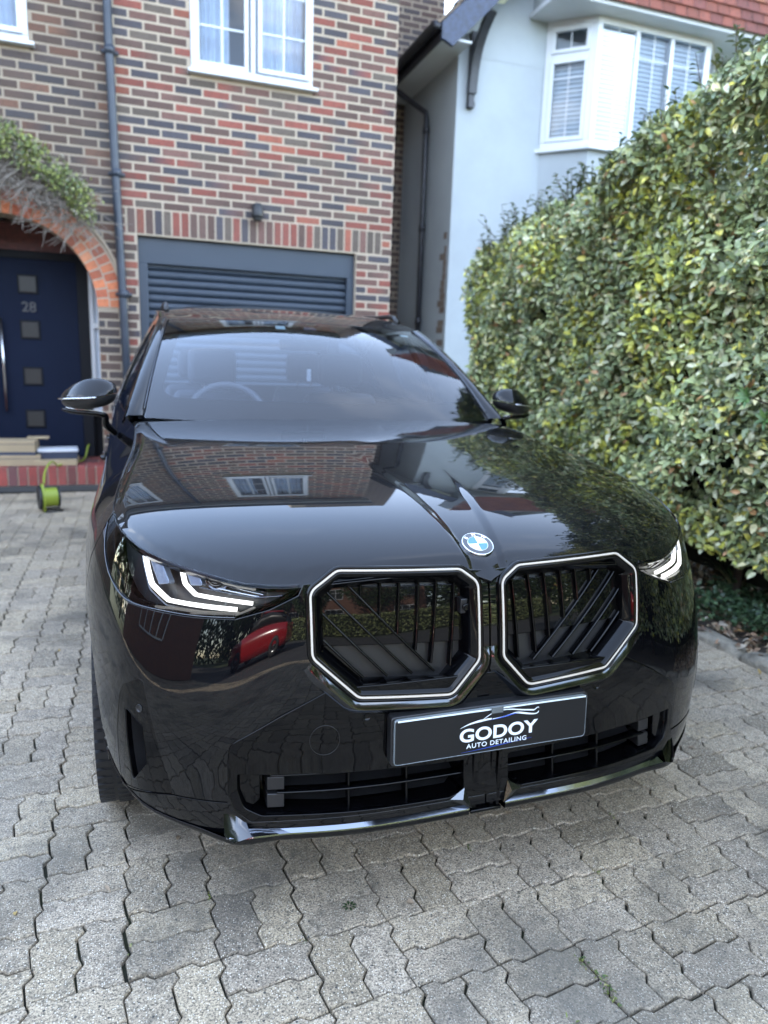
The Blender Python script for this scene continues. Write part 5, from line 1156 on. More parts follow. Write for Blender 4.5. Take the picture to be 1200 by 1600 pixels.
def cabin(root):
    m = MB()                                                            # dashboard and cabin tub
    xs = np.linspace(-.78, .78, 15); m.grid(np.array([[(x, 1.50+.15*(x/.78)**2, 1.085), (x, 1.72, 1.098), (x, 1.86, 1.09), (x, 1.98, 1.03), (x, 2.0, .80)] for x in xs])); m.build('dashboard', M['interior'], root, True)
    m = MB(); m.box((-.80,1.5,.40),(.80,4.4,.45)); m.box((-.80,4.36,.4),(.80,4.4,1.15)); m.box((-.84,1.9,.4),(-.80,4.4,1.06)); m.box((.80,1.9,.4),(.84,4.4,1.06)); m.build('cabin_tub', M['interior'], root)
    for x in (-.37, .37):
        for y, h in ((2.62, 1.0), (3.55, .98)):
            s = MB(); cr = lambda w_, d, z, yy: [(x-w_, yy-d, z), (x+w_, yy-d, z), (x+w_, yy+d, z), (x-w_, yy+d, z)]
            P = [cr(.25,.07,.55,y), cr(.26,.07,.75,y+.03), cr(.25,.06,1.0,y+.10), cr(.20,.05,1.16,y+.14)]
            s.add([p for r in P for p in r], [tuple(range(4))[::-1], (12,13,14,15)]+[(4*i+a, 4*i+(a+1) % 4, 4*i+4+(a+1) % 4, 4*i+4+a) for i in range(3) for a in range(4)]); s.box((x-.26,y-.55,.45),(x+.26,y,.62))
            st = s.build('seat', M['interior'], root, bevel=.03, seg=3)
            hr = MB(); hr.box((x-.13,y+.09,1.20),(x+.13,y+.19,1.39)); hr.build('headrest', M['interior'], st, bevel=.035, seg=3)
            for dx_ in (-.05, .05): pn = MB(); pn.tube([(x+dx_, y+.14, 1.14), (x+dx_, y+.14, 1.22)], .006, 8); pn.build('post', M['chrome'], st, True)
    t = np.linspace(0, 2*math.pi, 37)[:-1]; c = np.array([-.37, 2.06, 1.045]); ax = np.array([0, -.42, -.0]); R1, R2 = .185, .017; m = MB(); uy = np.array([0, .42, .907]); ux = np.array([1., 0, 0]); nz = np.cross(ux, uy)
    m.grid(np.array([[c+(ux*math.cos(a)+uy*math.sin(a))*(R1+R2*math.cos(b))+nz*R2*math.sin(b) for b in np.linspace(0, 2*math.pi, 11)[:-1]] for a in t]), close_u=True, close_v=True); sw = m.build('steering_wheel', M['interior_pale'], root, True)
    m = MB(); m.bar(c-ux*.17, c+ux*.17, .05, .03); m.bar(c, c-uy*.17, .04, .03, (1,0,0)); m.build('spokes', M['interior_pale'], sw, bevel=.006)
    m = MB(); m.box((-.12,2.09,1.385),(.12,2.115,1.445)); rm = m.build('rear_view_mirror', M['satin'], root, bevel=.012, seg=3); m = MB(); m.tube([(0,2.09,1.44),(0,2.04,1.475)], .012, 8); m.build('stem', M['satin'], rm, True)
    m = MB(); m.tube([(.02,2.08,1.39),(.021,2.08,1.30)], .0012, 5); f = m.build('hanging_charm', M['interior_pale'], root, True)
    m = MB(); m.box((.010,2.073,1.24),(.032,2.087,1.30)); m.build('charm_tag', M['badge_white'], f, bevel=.004)
def mirror(sd, root, paint):
    c = np.array([-.962 if sd < 0 else .932, 1.665, 1.172]); n1, n2 = 28, 18
    def shell(z0, z1, k, mt, nm, par, grow=0):
        V = np.zeros((n1, n2, 3)); th = np.linspace(0, 2*math.pi, n1+1)[:-1]
        for j, p in enumerate(np.linspace(z0, z1, n2)):
            ph = p*math.pi/2; r = abs(math.cos(ph))**(.95 if ph > 0 else .55); zz = np.sign(math.sin(ph))*abs(math.sin(ph))**.85
            for i, a in enumerate(th):
                ca, sa = math.cos(a), math.sin(a); x = np.sign(ca)*abs(ca)**.75*.105*r; y = np.sign(sa)*abs(sa)**.8*(.062 if sa < 0 else .045)*r
                if zz > 0 and sa < 0: y *= 1-.62*zz
                z = zz*(.066 if zz > 0 else .050)
                u_ = x/.105                                             # -1 inner .. 1 outer
                z *= (1-.32*max(u_, 0)**1.5); z -= .018*u_; y += .03*u_*u_*1.2+.02*u_
                V[i, j] = c+np.array([sd*(x+grow*ca), y+grow*sa, z])
        m = MB(); m.grid(V, close_u=True); m.add(V[:, 0], [tuple(range(n1))]); m.add(V[:, -1], [tuple(range(n1))]); return m.build(nm, mt, par, True)
    a = shell(-.02, 1, 0, paint, 'mirror', root, .0015); shell(-1, -.06, 0, M['satin'], 'mirror_base', a)
    m = MB(); P = [c+np.array([sd*.100,.02,-.052]), c+np.array([sd*.04,-.004,-.062]), c+np.array([-sd*.05,0,-.072]), np.array([sd*.905,1.70,1.065]), np.array([sd*.87,1.74,1.02])]
    q = cspline(range(5), np.array(P))(np.linspace(0, 4, 26)); m.tube(q, np.interp(np.linspace(0,1,26),[0,.1,.5,.8,1],[.004,.009,.012,.016,.014]), 10); m.build('mirror_arm', M['gloss'], a, True)
    m = MB(); m.tube(q[2:-4]+np.array([0,-.006,.0105]), .0022, 6); m.build('arm_glint', M['chrome'], a, True)  # chrome tube stands in for the highlight along the arm
    m = MB(); P = np.array([c+np.array([sd*x, y-.004, z]) for x, y, z in ((.112,.022,-.012),(.085,-.040,-.0095),(.03,-.066,-.006),(-.03,-.066,-.002))]); m.tube(cspline(range(4), P)(np.linspace(0, 3, 20)), .0028, 6); m.build('indicator_line', M['chrome'], a, True)
def wheel(root):
    prof = [(-.112,.255),(-.120,.285),(-.122,.315),(-.112,.340),(-.095,.351),(-.06,.3545),(0,.355),(.06,.3545),(.095,.351),(.112,.340),(.122,.315),(.120,.285),(.112,.255)]
    a = np.linspace(0, 2*math.pi, 73)[:-1]
    def rot(x, r, t): return (x, r*math.sin(t), r*math.cos(t))
    w0 = None
    for sd in (1, -1):
        for yc in (WY, RY):
            wx = .808
            if w0 is None or True:
                m = MB(); V = np.array([[rot(x*sd, r, t) for x, r in prof] for t in a]); m.grid(V, close_u=True)
                for gx_ in (-.07, -.025, .025, .07):                    # tread grooves as dark rings
                    pass
                ty = m.build('wheel', M['tyre'], root, True); ty.location = (sd*wx, yc, WZ)
                tr = MB()
                for k in range(72):                                     # shoulder blocks
                    t = 2*math.pi*k/72
                    for x0, x1 in ((-.118,-.078), (-.068,-.030), (-.022,.022), (.030,.068), (.078,.118)):
                        r0 = .357 if abs(x0+x1) < .17 else .352
                        P = [rot(x*sd, r, t+dt) for x in (x0, x1) for r, dt in ((r0-.012,-.032),(r0+.002,-.030),(r0+.002,.028),(r0-.012,.030))]
                        tr.add(P, [(0,1,2,3),(7,6,5,4),(0,4,5,1),(1,5,6,2),(2,6,7,3)])
                tr.build('tread', M['tyre'], ty)
                m = MB(); V = np.array([[rot(x*sd, r, t) for x, r in ((.108,.262),(.112,.252),(.100,.240),(.02,.232),(-.108,.240),(-.108,.262))] for t in a]); m.grid(V, close_u=True)
                for k in range(5):
                    for o_ in (-.10, .10):
                        t = 2*math.pi*k/5+o_*.9; t2 = 2*math.pi*k/5+o_*1.9
                        m.bar(rot(.085*sd, .045, t), rot(.100*sd, .245, t2), .024, .03, (1, 0, 0))
                V = np.array([[rot(x*sd, r, t) for x, r in ((.05,.07),(.088,.068),(.094,.05),(.094,.001))] for t in a[::3]]); m.grid(V, close_u=True)
                m.build('rim', M['rim'], ty, bevel=.003)
                m = MB(); V = np.array([[rot(x*sd, r, t) for x, r in ((.035,.05),(.035,.175),(.02,.175),(.02,.05))] for t in a[::2]]); m.grid(V, close_u=True); m.build('brake_disc', M['darkchrome'], ty, True)
mat('sticker', (.55, .66, .64), .5)
mat('tail_red', (.25, .006, .008), .15, 0, .5, 1)
CAR = thing('parked_car', 'black glossy sports utility car with two lit outlined grilles parked on the block paving', 'car', (0, 0, 0))
build_car(CAR, M['paint'])
# ---------------------------------------------------------------- leaves
def leaf_mesh(name, P, D, U, Ln, Wd, col, mt, parent=None, fold=.25, curl=.18):
    """P base points, D leaf direction, U leaf up normal; 8 verts, 4 quads per leaf with a folded midrib and a curled tip"""
    n = len(P); D = D/np.linalg.norm(D, axis=1)[:, None]; X = np.cross(D, U); X /= np.maximum(np.linalg.norm(X, axis=1), 1e-6)[:, None]; U = np.cross(X, D)
    Ln = Ln[:, None]; Wd = Wd[:, None]
    def q(t, s, h): return P+D*Ln*t+X*Wd*s*.5+U*(Wd*h-Ln*curl*t*t)
    V = np.stack([q(0,0,0), q(.34,-1,fold), q(.72,-.78,fold*.8), q(1,0,0), q(.72,.78,fold*.8), q(.34,1,fold), q(.36,0,0), q(.72,0,0)], 1)
    F = np.array([[0,6,1,1],[0,5,6,6],[6,7,2,1],[5,4,7,6],[7,3,2,2],[4,3,7,7]])
    V = V.reshape(-1, 3); b = (np.arange(n)*8)[:, None]
    me = bpy.data.meshes.new(name); tri = np.array([[0,6,1],[0,5,6],[7,3,2],[4,3,7],[6,7,2],[6,2,1],[5,4,7],[5,7,6]])
    FF = (tri[None]+b[:, :, None]).reshape(-1, 3)
    C_ = np.repeat(col, 8, axis=0)
    return mesh_np(name, V, FF, M[mt], parent, True, None, C_)
def rand_unit(n, rg): v = rg.normal(size=(n, 3)); return v/np.linalg.norm(v, axis=1)[:, None]
def leaf_cols(n, rg, pal):
    p = np.array([q[1] for q in pal], float); k = rg.choice(len(pal), n, p=p/p.sum()); return np.array([q[0] for q in pal])[k]*(.7+.6*rg.random((n, 1)))
def vnoise(p, sc, seed):
    """smooth value noise on points"""
    rg = np.random.default_rng(seed); T = rg.random((32, 32, 32)); q = p*sc+100; i = np.floor(q).astype(int); f = q-i; f = f*f*(3-2*f); r = 0
    for dx_ in (0, 1):
        for dy_ in (0, 1):
            for dz_ in (0, 1):
                w_ = (f[:, 0] if dx_ else 1-f[:, 0])*(f[:, 1] if dy_ else 1-f[:, 1])*(f[:, 2] if dz_ else 1-f[:, 2]); r = r+w_*T[(i[:, 0]+dx_) % 32, (i[:, 1]+dy_) % 32, (i[:, 2]+dz_) % 32]
    return r
HPAL = [((.22,.27,.125),5), ((.30,.35,.155),5), ((.13,.165,.085),2.4), ((.42,.45,.19),3), ((.54,.54,.34),3.0), ((.68,.62,.13),1.0), ((.72,.65,.34),1.0), ((.48,.27,.12),.4)]
def hedge():
    H = thing('hedge', 'tall clipped evergreen hedge with some yellow leaves beside the drive', 'hedge', (0, 0, 0))
    rg = np.random.default_rng(31); Y0_, Y1_ = -2.6, 4.95
    def top(y): return np.interp(y, [-2.6,0,.9,1.6,2.3,3.1,4.3,4.95], [3.75,3.40,3.22,3.00,2.80,2.60,2.50,2.38])
    def face(y, z): return 2.10+.10*(z < .5)*0+.05*np.sin(y*1.7)-.04*np.sin(z*2.1+y)+.16*np.clip((.75-z)/.5, 0, 1)
    n = 98000; y = Y0_+(Y1_-Y0_)*rg.random(n)**.85; 
    near = rg.random(n) < .78
    y = np.where(rg.random(n) < .30, .2+3.0*rg.random(n), y)
    zlo = np.interp(y, [-2.6,1.0,2.6,3.6,4.95], [.28,.30,.50,.74,.60])
    z = zlo+(top(y)-zlo)*rg.random(n); dep = rg.random(n)**1.8*.26; P = np.stack([y*0, y, z], 1)
    bump = (vnoise(P, 3.2, 1)-.5)*.22+(vnoise(P, 9, 2)-.5)*.09
    x = face(y, z)+dep-bump; rnd = np.clip((z-(top(y)-.30))/.30, 0, 1)**2.2; x = x+rnd*.26
    end = np.clip((y-(Y1_-.40))/.40, 0, 1)**2.4; x = x+end*.40
    N1 = np.stack([-np.ones(n), -.15+end*1.2, .25+rnd*1.3], 1)
    # top
    nt_ = 30000; yt = Y0_+(Y1_-Y0_)*rg.random(nt_); xt = 2.25+1.1*rg.random(nt_)**1.3; Pt = np.stack([xt, yt, yt*0], 1); zt = top(yt)-.03-(rg.random(nt_)**1.7)*.22+(vnoise(Pt, 3, 4)-.5)*.22+.05*(xt-2.3)
    N2 = np.stack([-.3+0*xt, -.2+0*xt, 1+0*xt], 1)
    # far end
    ne = 8000; xe = 2.3+1.0*rg.random(ne); ze = .6+1.85*rg.random(ne); Pe = np.stack([xe, xe*0, ze], 1); ye = Y1_+.0-rg.random(ne)**1.6*.2+(vnoise(Pe, 3.4, 5)-.5)*.2; N3 = np.stack([xe*0-.3, xe*0+1, xe*0+.3], 1)
    P = np.vstack([np.stack([x, y, z], 1), np.stack([xt, yt, zt], 1), np.stack([xe, ye, ze], 1)]); Nn = np.vstack([N1, N2, N3]); Nn /= np.linalg.norm(Nn, axis=1)[:, None]
    hole = vnoise(P, 4.6, 8); keep = hole > .235; P, Nn = P[keep], Nn[keep]; n = len(P)
    D = Nn*.38+rand_unit(n, rg)*.9+[0, -.05, -.10]; U = Nn*1.1+rand_unit(n, rg)*.6+[0, 0, .40]
    s = .038+.036*rg.random(n)**1.6; col = leaf_cols(n, rg, HPAL)
    tv = vnoise(P, 1.6, 11); yel = (vnoise(P, 2.4, 12) > .60) & (rg.random(n) < .28); col[yel] = leaf_cols(int(yel.sum()), rg, [((.58,.56,.10),3), ((.42,.46,.11),3)])
    col *= (.75+.55*tv)[:, None]
    leaf_mesh('foliage', P, D, U, s, s*(.40+.16*rg.random(n)), col, 'leaf', H)
    # standing shoots on the top edge
    V = []; m = MB(); LP, LD, LU, LC = [], [], [], []
    for k in range(420):
        yy = -1.8+6.6*rg.random(); xx = 2.18+.6*rg.random()**1.5; z0 = float(top(yy))-.12+.04*(xx-2.2); d = np.array([-.25+.5*rg.random()-.1, -.3+.6*rg.random(), .8]); d /= np.linalg.norm(d); h = .10+.20*rg.random(); b_ = np.array([xx, yy, z0]); m.tube([b_, b_+d*h*.5, b_+d*h+[0,0,.01]], [.003,.0025,.0015], 5)
        for j in range(9):
            t = .25+.75*j/8; LP.append(b_+d*h*t); a = rg.random()*6.28; LD.append(np.array([math.cos(a), math.sin(a), .45])); LU.append(np.array([0, 0, 1.])+rand_unit(1, rg)[0]*.3)
    for k in range(260):                                               # twigs that show between the leaves of the face
        yy = .1+4.6*rg.random(); zz = .5+2.0*rg.random(); xx = float(face(np.array(yy), np.array(zz)))+.02; a = np.array([xx+.1, yy, zz]); b_ = a+np.array([-.10-.06*rg.random(), (rg.random()-.5)*.25, (rg.random()-.3)*.25]); m.tube([a, (a+b_)/2+[0,0,.01], b_], [.004,.003,.0015], 5)
    LP, LD, LU = map(np.array, (LP, LD, LU)); n = len(LP); leaf_mesh('shoots', LP, LD, LU, .038+.025*rg.random(n), .018+.010*rg.random(n), leaf_cols(n, rg, [((.09,.13,.05),4), ((.14,.17,.07),3), ((.20,.20,.08),1)]), 'leaf', H)
    for k in range(26):                                                # stems at the foot
        yy = -2.4+7.2*k/25+rg.random()*.15; xx = 2.45+.25*rg.random(); MB().tube([(xx,yy,-.02),(xx+.03*rg.normal(),yy+.05*rg.normal(),.5),(xx-.12,yy+.1*rg.normal(),1.2)], [.028,.022,.012], 7).build('stem', M['bark'], H, True)
    m.build('twigs', M['bark'], H, True)['kind'] = 'stuff'
    c = MB(); ys = np.linspace(Y0_+.1, Y1_-.45, 24)                      # near-black solid that paints in the shade inside the hedge
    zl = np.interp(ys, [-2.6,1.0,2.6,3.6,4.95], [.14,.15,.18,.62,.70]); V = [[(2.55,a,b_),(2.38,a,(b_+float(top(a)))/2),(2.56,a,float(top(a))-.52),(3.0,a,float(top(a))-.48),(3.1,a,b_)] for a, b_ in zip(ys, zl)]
    c.grid(np.array(V), close_v=True); c.add(V[0], [(0,1,2,3,4)]); c.add(V[-1], [(0,1,2,3,4)]); c.build('shade_core', M['dark_core'], H)
hedge()
SOIL = MB(); gx = np.linspace(1.98, 3.8, 32); gy = np.linspace(-4.6, 7.2, 120); G = np.array([[(x, y, .012+.035*(x-1.98)+.014*math.sin(x*23+y*7)*math.sin(y*19)) for y in gy] for x in gx]); structure(SOIL.grid(G).build('flower_bed', M['soil'], None, True))
MB_ = MB().box((3.8,-4.6,-.05),(30,7.2,.04)).build('lawn', M['grass_far']); structure(MB_)
MB_ = MB().box((-30,-4.6,-.05),(-7.6,7.2,-.004)).build('side_garden', M['grass_far']); structure(MB_)
MB_ = MB().box((1.98,7.2,-.05),(3.0,14,-.004)).build('side_passage', M['asphalt']); structure(MB_)
def litter():
    rg = np.random.default_rng(5); n = 5200; x = 1.93+.95*rg.random(n)**.8; y = -.2+5*rg.random(n)**1.1; P = np.stack([x, y, .035+.035*(x-1.98)+.03*rg.random(n)], 1)
    D = rand_unit(n, rg)*[1,1,.35]; U = rand_unit(n, rg)*.5+[0,0,1]; col = leaf_cols(n, rg, [((.34,.26,.17),4), ((.24,.15,.09),4), ((.42,.36,.28),3), ((.14,.09,.06),3), ((.36,.20,.08),1)])
    o = leaf_mesh('leaf_litter', P, D, U, .03+.035*rg.random(n), .014+.016*rg.random(n), col, 'dryleaf', None, .3, .35); meta(o, 'dry fallen leaves lying over the soil under the hedge', 'leaf litter', None, 'stuff')
litter()
def ivy():
    rg = np.random.default_rng(6); n = 2100; c = np.array([(2.16,1.55),(2.30,1.42),(2.22,1.25),(2.42,1.55),(2.50,1.25),(2.35,1.0),(2.6,.95),(2.25,.85),(2.55,1.75),(2.12,1.75)]); k = rg.integers(len(c), size=n)
    p = c[k]+rg.normal(size=(n, 2))*[.075,.085]; P = np.stack([p[:, 0], p[:, 1], .04+.11*rg.random(n)], 1); ok = P[:, 0] > 2.02; P = P[ok]; n = len(P); D = rand_unit(n, rg)*[1,1,.5]; U = rand_unit(n, rg)*.6+[0,0,1]
    o = leaf_mesh('ivy', P, D, U, .022+.018*rg.random(n), .020+.014*rg.random(n), leaf_cols(n, rg, [((.045,.085,.040),4), ((.075,.12,.055),3)]), 'leaf'); meta(o, 'low dark green ivy creeping over the dry leaves by the kerb', 'ground cover', None, 'stuff')
ivy()
def strap(name, label, x, y, nb, h, seed, cols, spread=.5, wd=.028):
    rg = np.random.default_rng(seed); t = thing(name, label, 'plant', (x, y, .03)); V, F, C_ = [], [], []; nv = 0
    for k in range(nb):
        a = rg.random()*6.28; hh = h*(.6+.5*rg.random()); sp = spread*(.2+.8*rg.random()); d = np.array([math.cos(a), math.sin(a), 0]); s = np.array([-d[1], d[0], 0]); w0 = wd*(.7+.5*rg.random()); c = leaf_cols(1, rg, cols)[0]
        for i in range(9):
            u = i/8; p = d*(sp*hh*u**1.8)+np.array([0, 0, hh*(u-.30*spread*u**3)]); w_ = w0*(1-u**3)*.5+.001; V += [p-s*w_, p+s*w_+d*.0, ]; C_ += [c, c]
        F += [(nv+2*i, nv+2*i+1, nv+2*i+3, nv+2*i+2) for i in range(8)]; nv += 18
    o = mesh_np('leaves', V, F, M['leaf'], t, True, None, np.array(C_)); return t
strap('strap_leaf_plant', 'tall green strap leaf plant standing behind the right headlight of the car', 2.20, 2.05, 16, .62, 1, [((.08,.15,.05),3), ((.12,.20,.06),2)], .25, .045)
strap('arching_grass', 'arching pale tipped grass tuft at the foot of the hedge', 2.52, 1.72, 30, .40, 2, [((.08,.13,.05),3), ((.30,.26,.12),1.5)], 1.0, .022)
strap('low_grass_tuft', 'low loose green grass tuft nearest the edge of the photo', 2.85, 1.55, 26, .42, 3, [((.07,.12,.05),3), ((.20,.20,.09),1)], 1.0, .022)
def bright_shoot():
    rg = np.random.default_rng(8); t = thing('young_shoot', 'fresh bright green leafy shoot poking out of the hedge face', 'plant', (1.98, 1.28, 1.24)); LP, LD, LU = [], [], []
    m = MB(); m.tube([(.22,.04,-.05),(.1,.02,-.02),(0,0,0)], [.005,.004,.003], 6); m.tube([(.2,-.16,-.06),(.1,-.10,-.10),(.04,-.08,-.10)], [.005,.004,.003], 6); m.build('stem', M['bark'], t, True)
    for c, nl in (((0,0,0), 9), ((.04,-.08,-.10), 6)):
        for k in range(nl): a = 6.28*k/nl+.3; LP.append(np.array(c)); LD.append(np.array([-.5-.4*rg.random(), math.cos(a)*(.5+.6*rg.random()), math.sin(a)*(.5+.6*rg.random())+.25])); LU.append(np.array([-1, -.2*math.cos(a), .4]))
    n = len(LP); leaf_mesh('leaves', np.array(LP, float), np.array(LD), np.array(LU, float), .055+.02*rg.random(n), .020+.006*rg.random(n), leaf_cols(n, rg, [((.11,.21,.06),1), ((.15,.26,.08),1)]), 'leaf', t)
bright_shoot()
# kerb of weathered stone sets
rg = np.random.default_rng(77); yk = -4.5; kn = 0
while yk < 6.2:
    L_ = .34+.12*rg.random(); x0 = 1.925+.012*rg.normal(); bm = bmesh.new(); bmesh.ops.create_cube(bm, size=1)
    bmesh.ops.subdivide_edges(bm, edges=bm.edges, cuts=4, use_grid_fill=True)
    for v in bm.verts:
        p = v.co.copy(); r = 1-.16*(abs(p.x*2)**6*abs(p.z*2)**4+abs(p.y*2)**8*abs(p.z*2)**4); v.co = Vector((p.x*.105*r+rg.normal()*.0022, p.y*(L_-.012)*r+rg.normal()*.003, p.z*.13*r+rg.normal()*.002))
    me = bpy.data.meshes.new('kerb_stone'); bm.to_mesh(me); bm.free(); me.materials.append(M['stone']); me.polygons.foreach_set('use_smooth', np.full(len(me.polygons), True))
    o = link(bpy.data.objects.new('kerb_stone', me)); o.location = (x0+.03, yk+L_/2, -.018+.006*rg.normal()); o.rotation_euler = (0, .05*rg.normal(), .02*rg.normal())
    meta(o, 'weathered grey edging stone in the row between the block paving and the flower bed', 'kerb stone', 'kerb stones edging the drive'); yk += L_
# climber over the porch arch
def climber():
    rg = np.random.default_rng(9); t = thing('climbing_shrub', 'scraggy climbing shrub, green above and bare twigs below, over the porch arch', 'shrub', (-1.9, W-.15, 2.9)); m = MB(); LP = []
    for k in range(1500):
        u = rg.random(); x = -1.25+1.95*u; zt_ = .16+.30*math.sin(math.pi*min(1, .15+.9*(1-abs(x+.75)/1.1)))**1; x += .1*rg.normal()
        zc = np.interp(x, [-1.4,-.6,.1,.55,.85], [.16,.18,.06,-.20,-.50]); a = np.array([x, -.05-.20*rg.random(), zc-.13+.26*rg.random()]); b_ = a+np.array([.18*rg.normal(), -.10*rg.random(), .13*rg.normal()-.05]); m.tube([a, (a+b_)/2+rg.normal(size=3)*.02, b_], [.004,.003,.0015], 4, False)
    m.build('twigs', M['twig'], t)
    n = 13000; u = rg.random(n); x = -1.35+2.15*u; zc = np.interp(x, [-1.4,-.6,.1,.45,.80], [.40,.42,.30,.10,-.22]); P = np.stack([x+.04*rg.normal(size=n), -.03-.30*rg.random(n), zc+.30*(rg.random(n)-.5)-.04], 1)
    ok = vnoise(P, 9, 3) > .36; P = P[ok]; n = len(P); D = rand_unit(n, rg)+[0,-.5,.2]; U = rand_unit(n, rg)*.6+[0,-.4,.8]
    leaf_mesh('leaves', P, D, U, .025+.022*rg.random(n), .013+.010*rg.random(n), leaf_cols(n, rg, [((.22,.28,.09),3), ((.36,.40,.12),3), ((.12,.16,.07),2), ((.26,.24,.17),3)]), 'leaf', t)
climber()
# weeds in the joints, a few fallen leaves on the blocks
def weeds():
    rg = np.random.default_rng(10); P = []
    for (x, y), nn, s in (((.135,-.345),70,.018), ((.145,-.30),60,.02), ((.13,-.255),50,.018), ((.02,-.39),36,.016), ((.055,.19),24,.010), ((-.24,-.33),10,.01), ((-.41,-.40),16,.012), ((-.855,.10),10,.01), ((-.66,.205),14,.01), ((-.46,.006),12,.01), ((.34,.0),16,.01), ((.54,.2),14,.01)):
        P += [(x+rg.normal()*s*.45, y+rg.normal()*s*.8, .001) for _ in range(int(nn*.3))]
    P = np.array(P); n = len(P); o = leaf_mesh('joint_weeds', P, rand_unit(n, rg)*[1,1,.3]+[0,0,.5], rand_unit(n, rg)*.4+[0,0,1], .006+.008*rg.random(n), .003+.003*rg.random(n), leaf_cols(n, rg, [((.14,.17,.04),3), ((.07,.12,.03),2), ((.26,.24,.10),1)]), 'leaf'); meta(o, 'tiny weeds and moss growing along the paving joints', 'weeds', None, 'stuff')
    n = 46; P = np.stack([-1.2+2.9*rg.random(n), -.45+2.5*rg.random(n), np.full(n, .004)], 1); k = rg.random(n) < .6; P[k, 0] = 1.55+.35*rg.random(k.sum()); P[k, 1] = .6+1.6*rg.random(k.sum())
    o = leaf_mesh('fallen_leaves', P, rand_unit(n, rg)*[1,1,.1], np.tile([0,0,1.], (n, 1))+rand_unit(n, rg)*.3, .012+.022*rg.random(n), .008+.010*rg.random(n), leaf_cols(n, rg, [((.40,.28,.10),2), ((.32,.24,.16),3)]), 'dryleaf'); meta(o, 'a scatter of small dry leaves and crumbs lying on the block paving', 'fallen leaves', None, 'stuff')
weeds()
for x, y, lb in ((-.655,-.413,'small yellow fallen leaf on the paving near the bottom edge'),):
    o = leaf_mesh('fallen_leaf', np.array([[x,y,.004]]), np.array([[1,.3,.1]]), np.array([[0,0,1.]]), np.array([.022]), np.array([.012]), np.array([[.5,.34,.06]]), 'dryleaf'); meta(o, lb, 'leaf')
t = thing('green_sprig', 'small dark green sprig lying on the paving in front of the car', 'sprig', (-.335, .07, .003)); n = 9; a = np.linspace(0, 6.28, n); leaf_mesh('leaves', np.zeros((n,3))+[0,0,.002]+np.stack([.006*np.cos(a), .004*np.sin(a), a*0], 1), np.stack([np.cos(a), np.sin(a), .2+0*a], 1), np.tile([0,0,1.],(n,1)), np.full(n,.014), np.full(n,.006), np.tile([.03,.06,.02],(n,1)), 'leaf', t)
# ---------------------------------------------------------------- reel, cable, boxes on the step
RL = thing('cable_reel', 'lime green cable wound on a black reel standing on the paving by the porch step', 'cable reel', (-1.50, 5.28, 0), rz=.25)
a = np.linspace(0, 2*math.pi, 33)[:-1]
def ringx(prof, cz=.135): return np.array([[(x, r*math.sin(t), cz+r*math.cos(t)) for x, r in prof] for t in a])
wv = [(-.07, .03)]+[(-.07+.14*k/28, .088+.006*abs(math.sin(k*math.pi/2))) for k in range(29)]+[(.07, .03)]
MB().grid(ringx(wv), close_u=True).build('cable_coil', M['lime'], RL, True)
MB().grid(ringx([(-.085,.02),(-.095,.112),(-.085,.120),(-.072,.112),(-.072,.02)]), close_u=True).build('flange', M['black_plastic'], RL, True)
MB().grid(ringx([(.085,.02),(.090,.095),(.085,.102),(.072,.095),(.072,.02)]), close_u=True).build('flange', M['black_plastic'], RL, True)
MB().tube([(-.055,-.075,.008),(-.055,-.085,.14),(-.055,-.03,.26),(-.055,.03,.26),(-.055,.085,.14),(-.055,.075,.008)], .011, 8).build('stand', M['lime'], RL, True)
MB().tube([(-.055,-.075,.008),(.10,-.075,.008),(.10,.075,.008),(-.055,.075,.008)], .011, 8).build('base', M['black_plastic'], RL, True); RL.scale = (.9, .9, .9)
P = cspline(range(9), np.array([(-1.53,5.24,.25),(-1.535,5.45,.33),(-1.53,5.95,.34),(-1.52,6.25,.27),(-1.50,6.36,.252),(-1.42,6.55,.250),(-1.30,6.72,.255),(-1.26,6.80,.36),(-1.24,6.86,.40)]))(np.linspace(0, 8, 60))
o = MB().tube(P, .0085, 8).build('power_cable', M['lime'], None, True); meta(o, 'yellow green cable running from the reel up over the brick step', 'cable')
def carton(name, label, x, y, z, w_, d_, h_, rz, band=None):
    t = thing(name, label, 'box', (x, y, z), rz=rz); b_ = MB().box((-w_/2,-d_/2,0),(w_/2,d_/2,h_)).build('carton', M['card'], t, bevel=.004)
    MB().box((-w_/2-.001,-d_/2-.001,h_-.035),(w_/2+.001,d_/2+.001,h_-.030)).build('flap_seam', M['tape_dark'], t)
    if band: MB().box((-w_/2-.002,-d_/2-.002,h_*band[0]),(w_/2+.002,d_/2+.002,h_*band[1])).build('printed_band', M['tape_dark'], t)
    return t
carton('cardboard_box', 'brown cardboard box lying at the bottom of the pair on the porch step', -1.93, 6.55, ST+.004, .50, .30, .105, .04)
carton('cardboard_box', 'upper cardboard box with a dark blue band along its lower edge', -1.95, 6.56, ST+.110, .47, .28, .14, -.05, (0, .22))
t = thing('white_package', 'white and blue flat package lying beside the cardboard boxes', 'package', (-1.53, 6.62, ST+.06), rz=.08); MB().box((-.19,-.13,.07),(.19,.13,.098)).build('lid', M['white_plastic'], t, bevel=.006); MB().box((-.18,-.12,0),(.18,.12,.07)).build('carton', M['tape_dark'], t, bevel=.004)
t = MB().box((-1.74,6.40,ST+.004),(-1.34,6.80,ST+.058)).build('plank', M['card'], None, bevel=.004); meta(t, 'flat brown board under the white package on the porch step', 'board')
t = MB().box((-1.72,6.60,ST+.251),(-1.52,6.72,ST+.272)).build('wood_offcut', M['card'], None, bevel=.004); meta(t, 'small pale wood offcut lying on top of the stacked boxes', 'offcut'); t.location = (-.09, 0, .0)
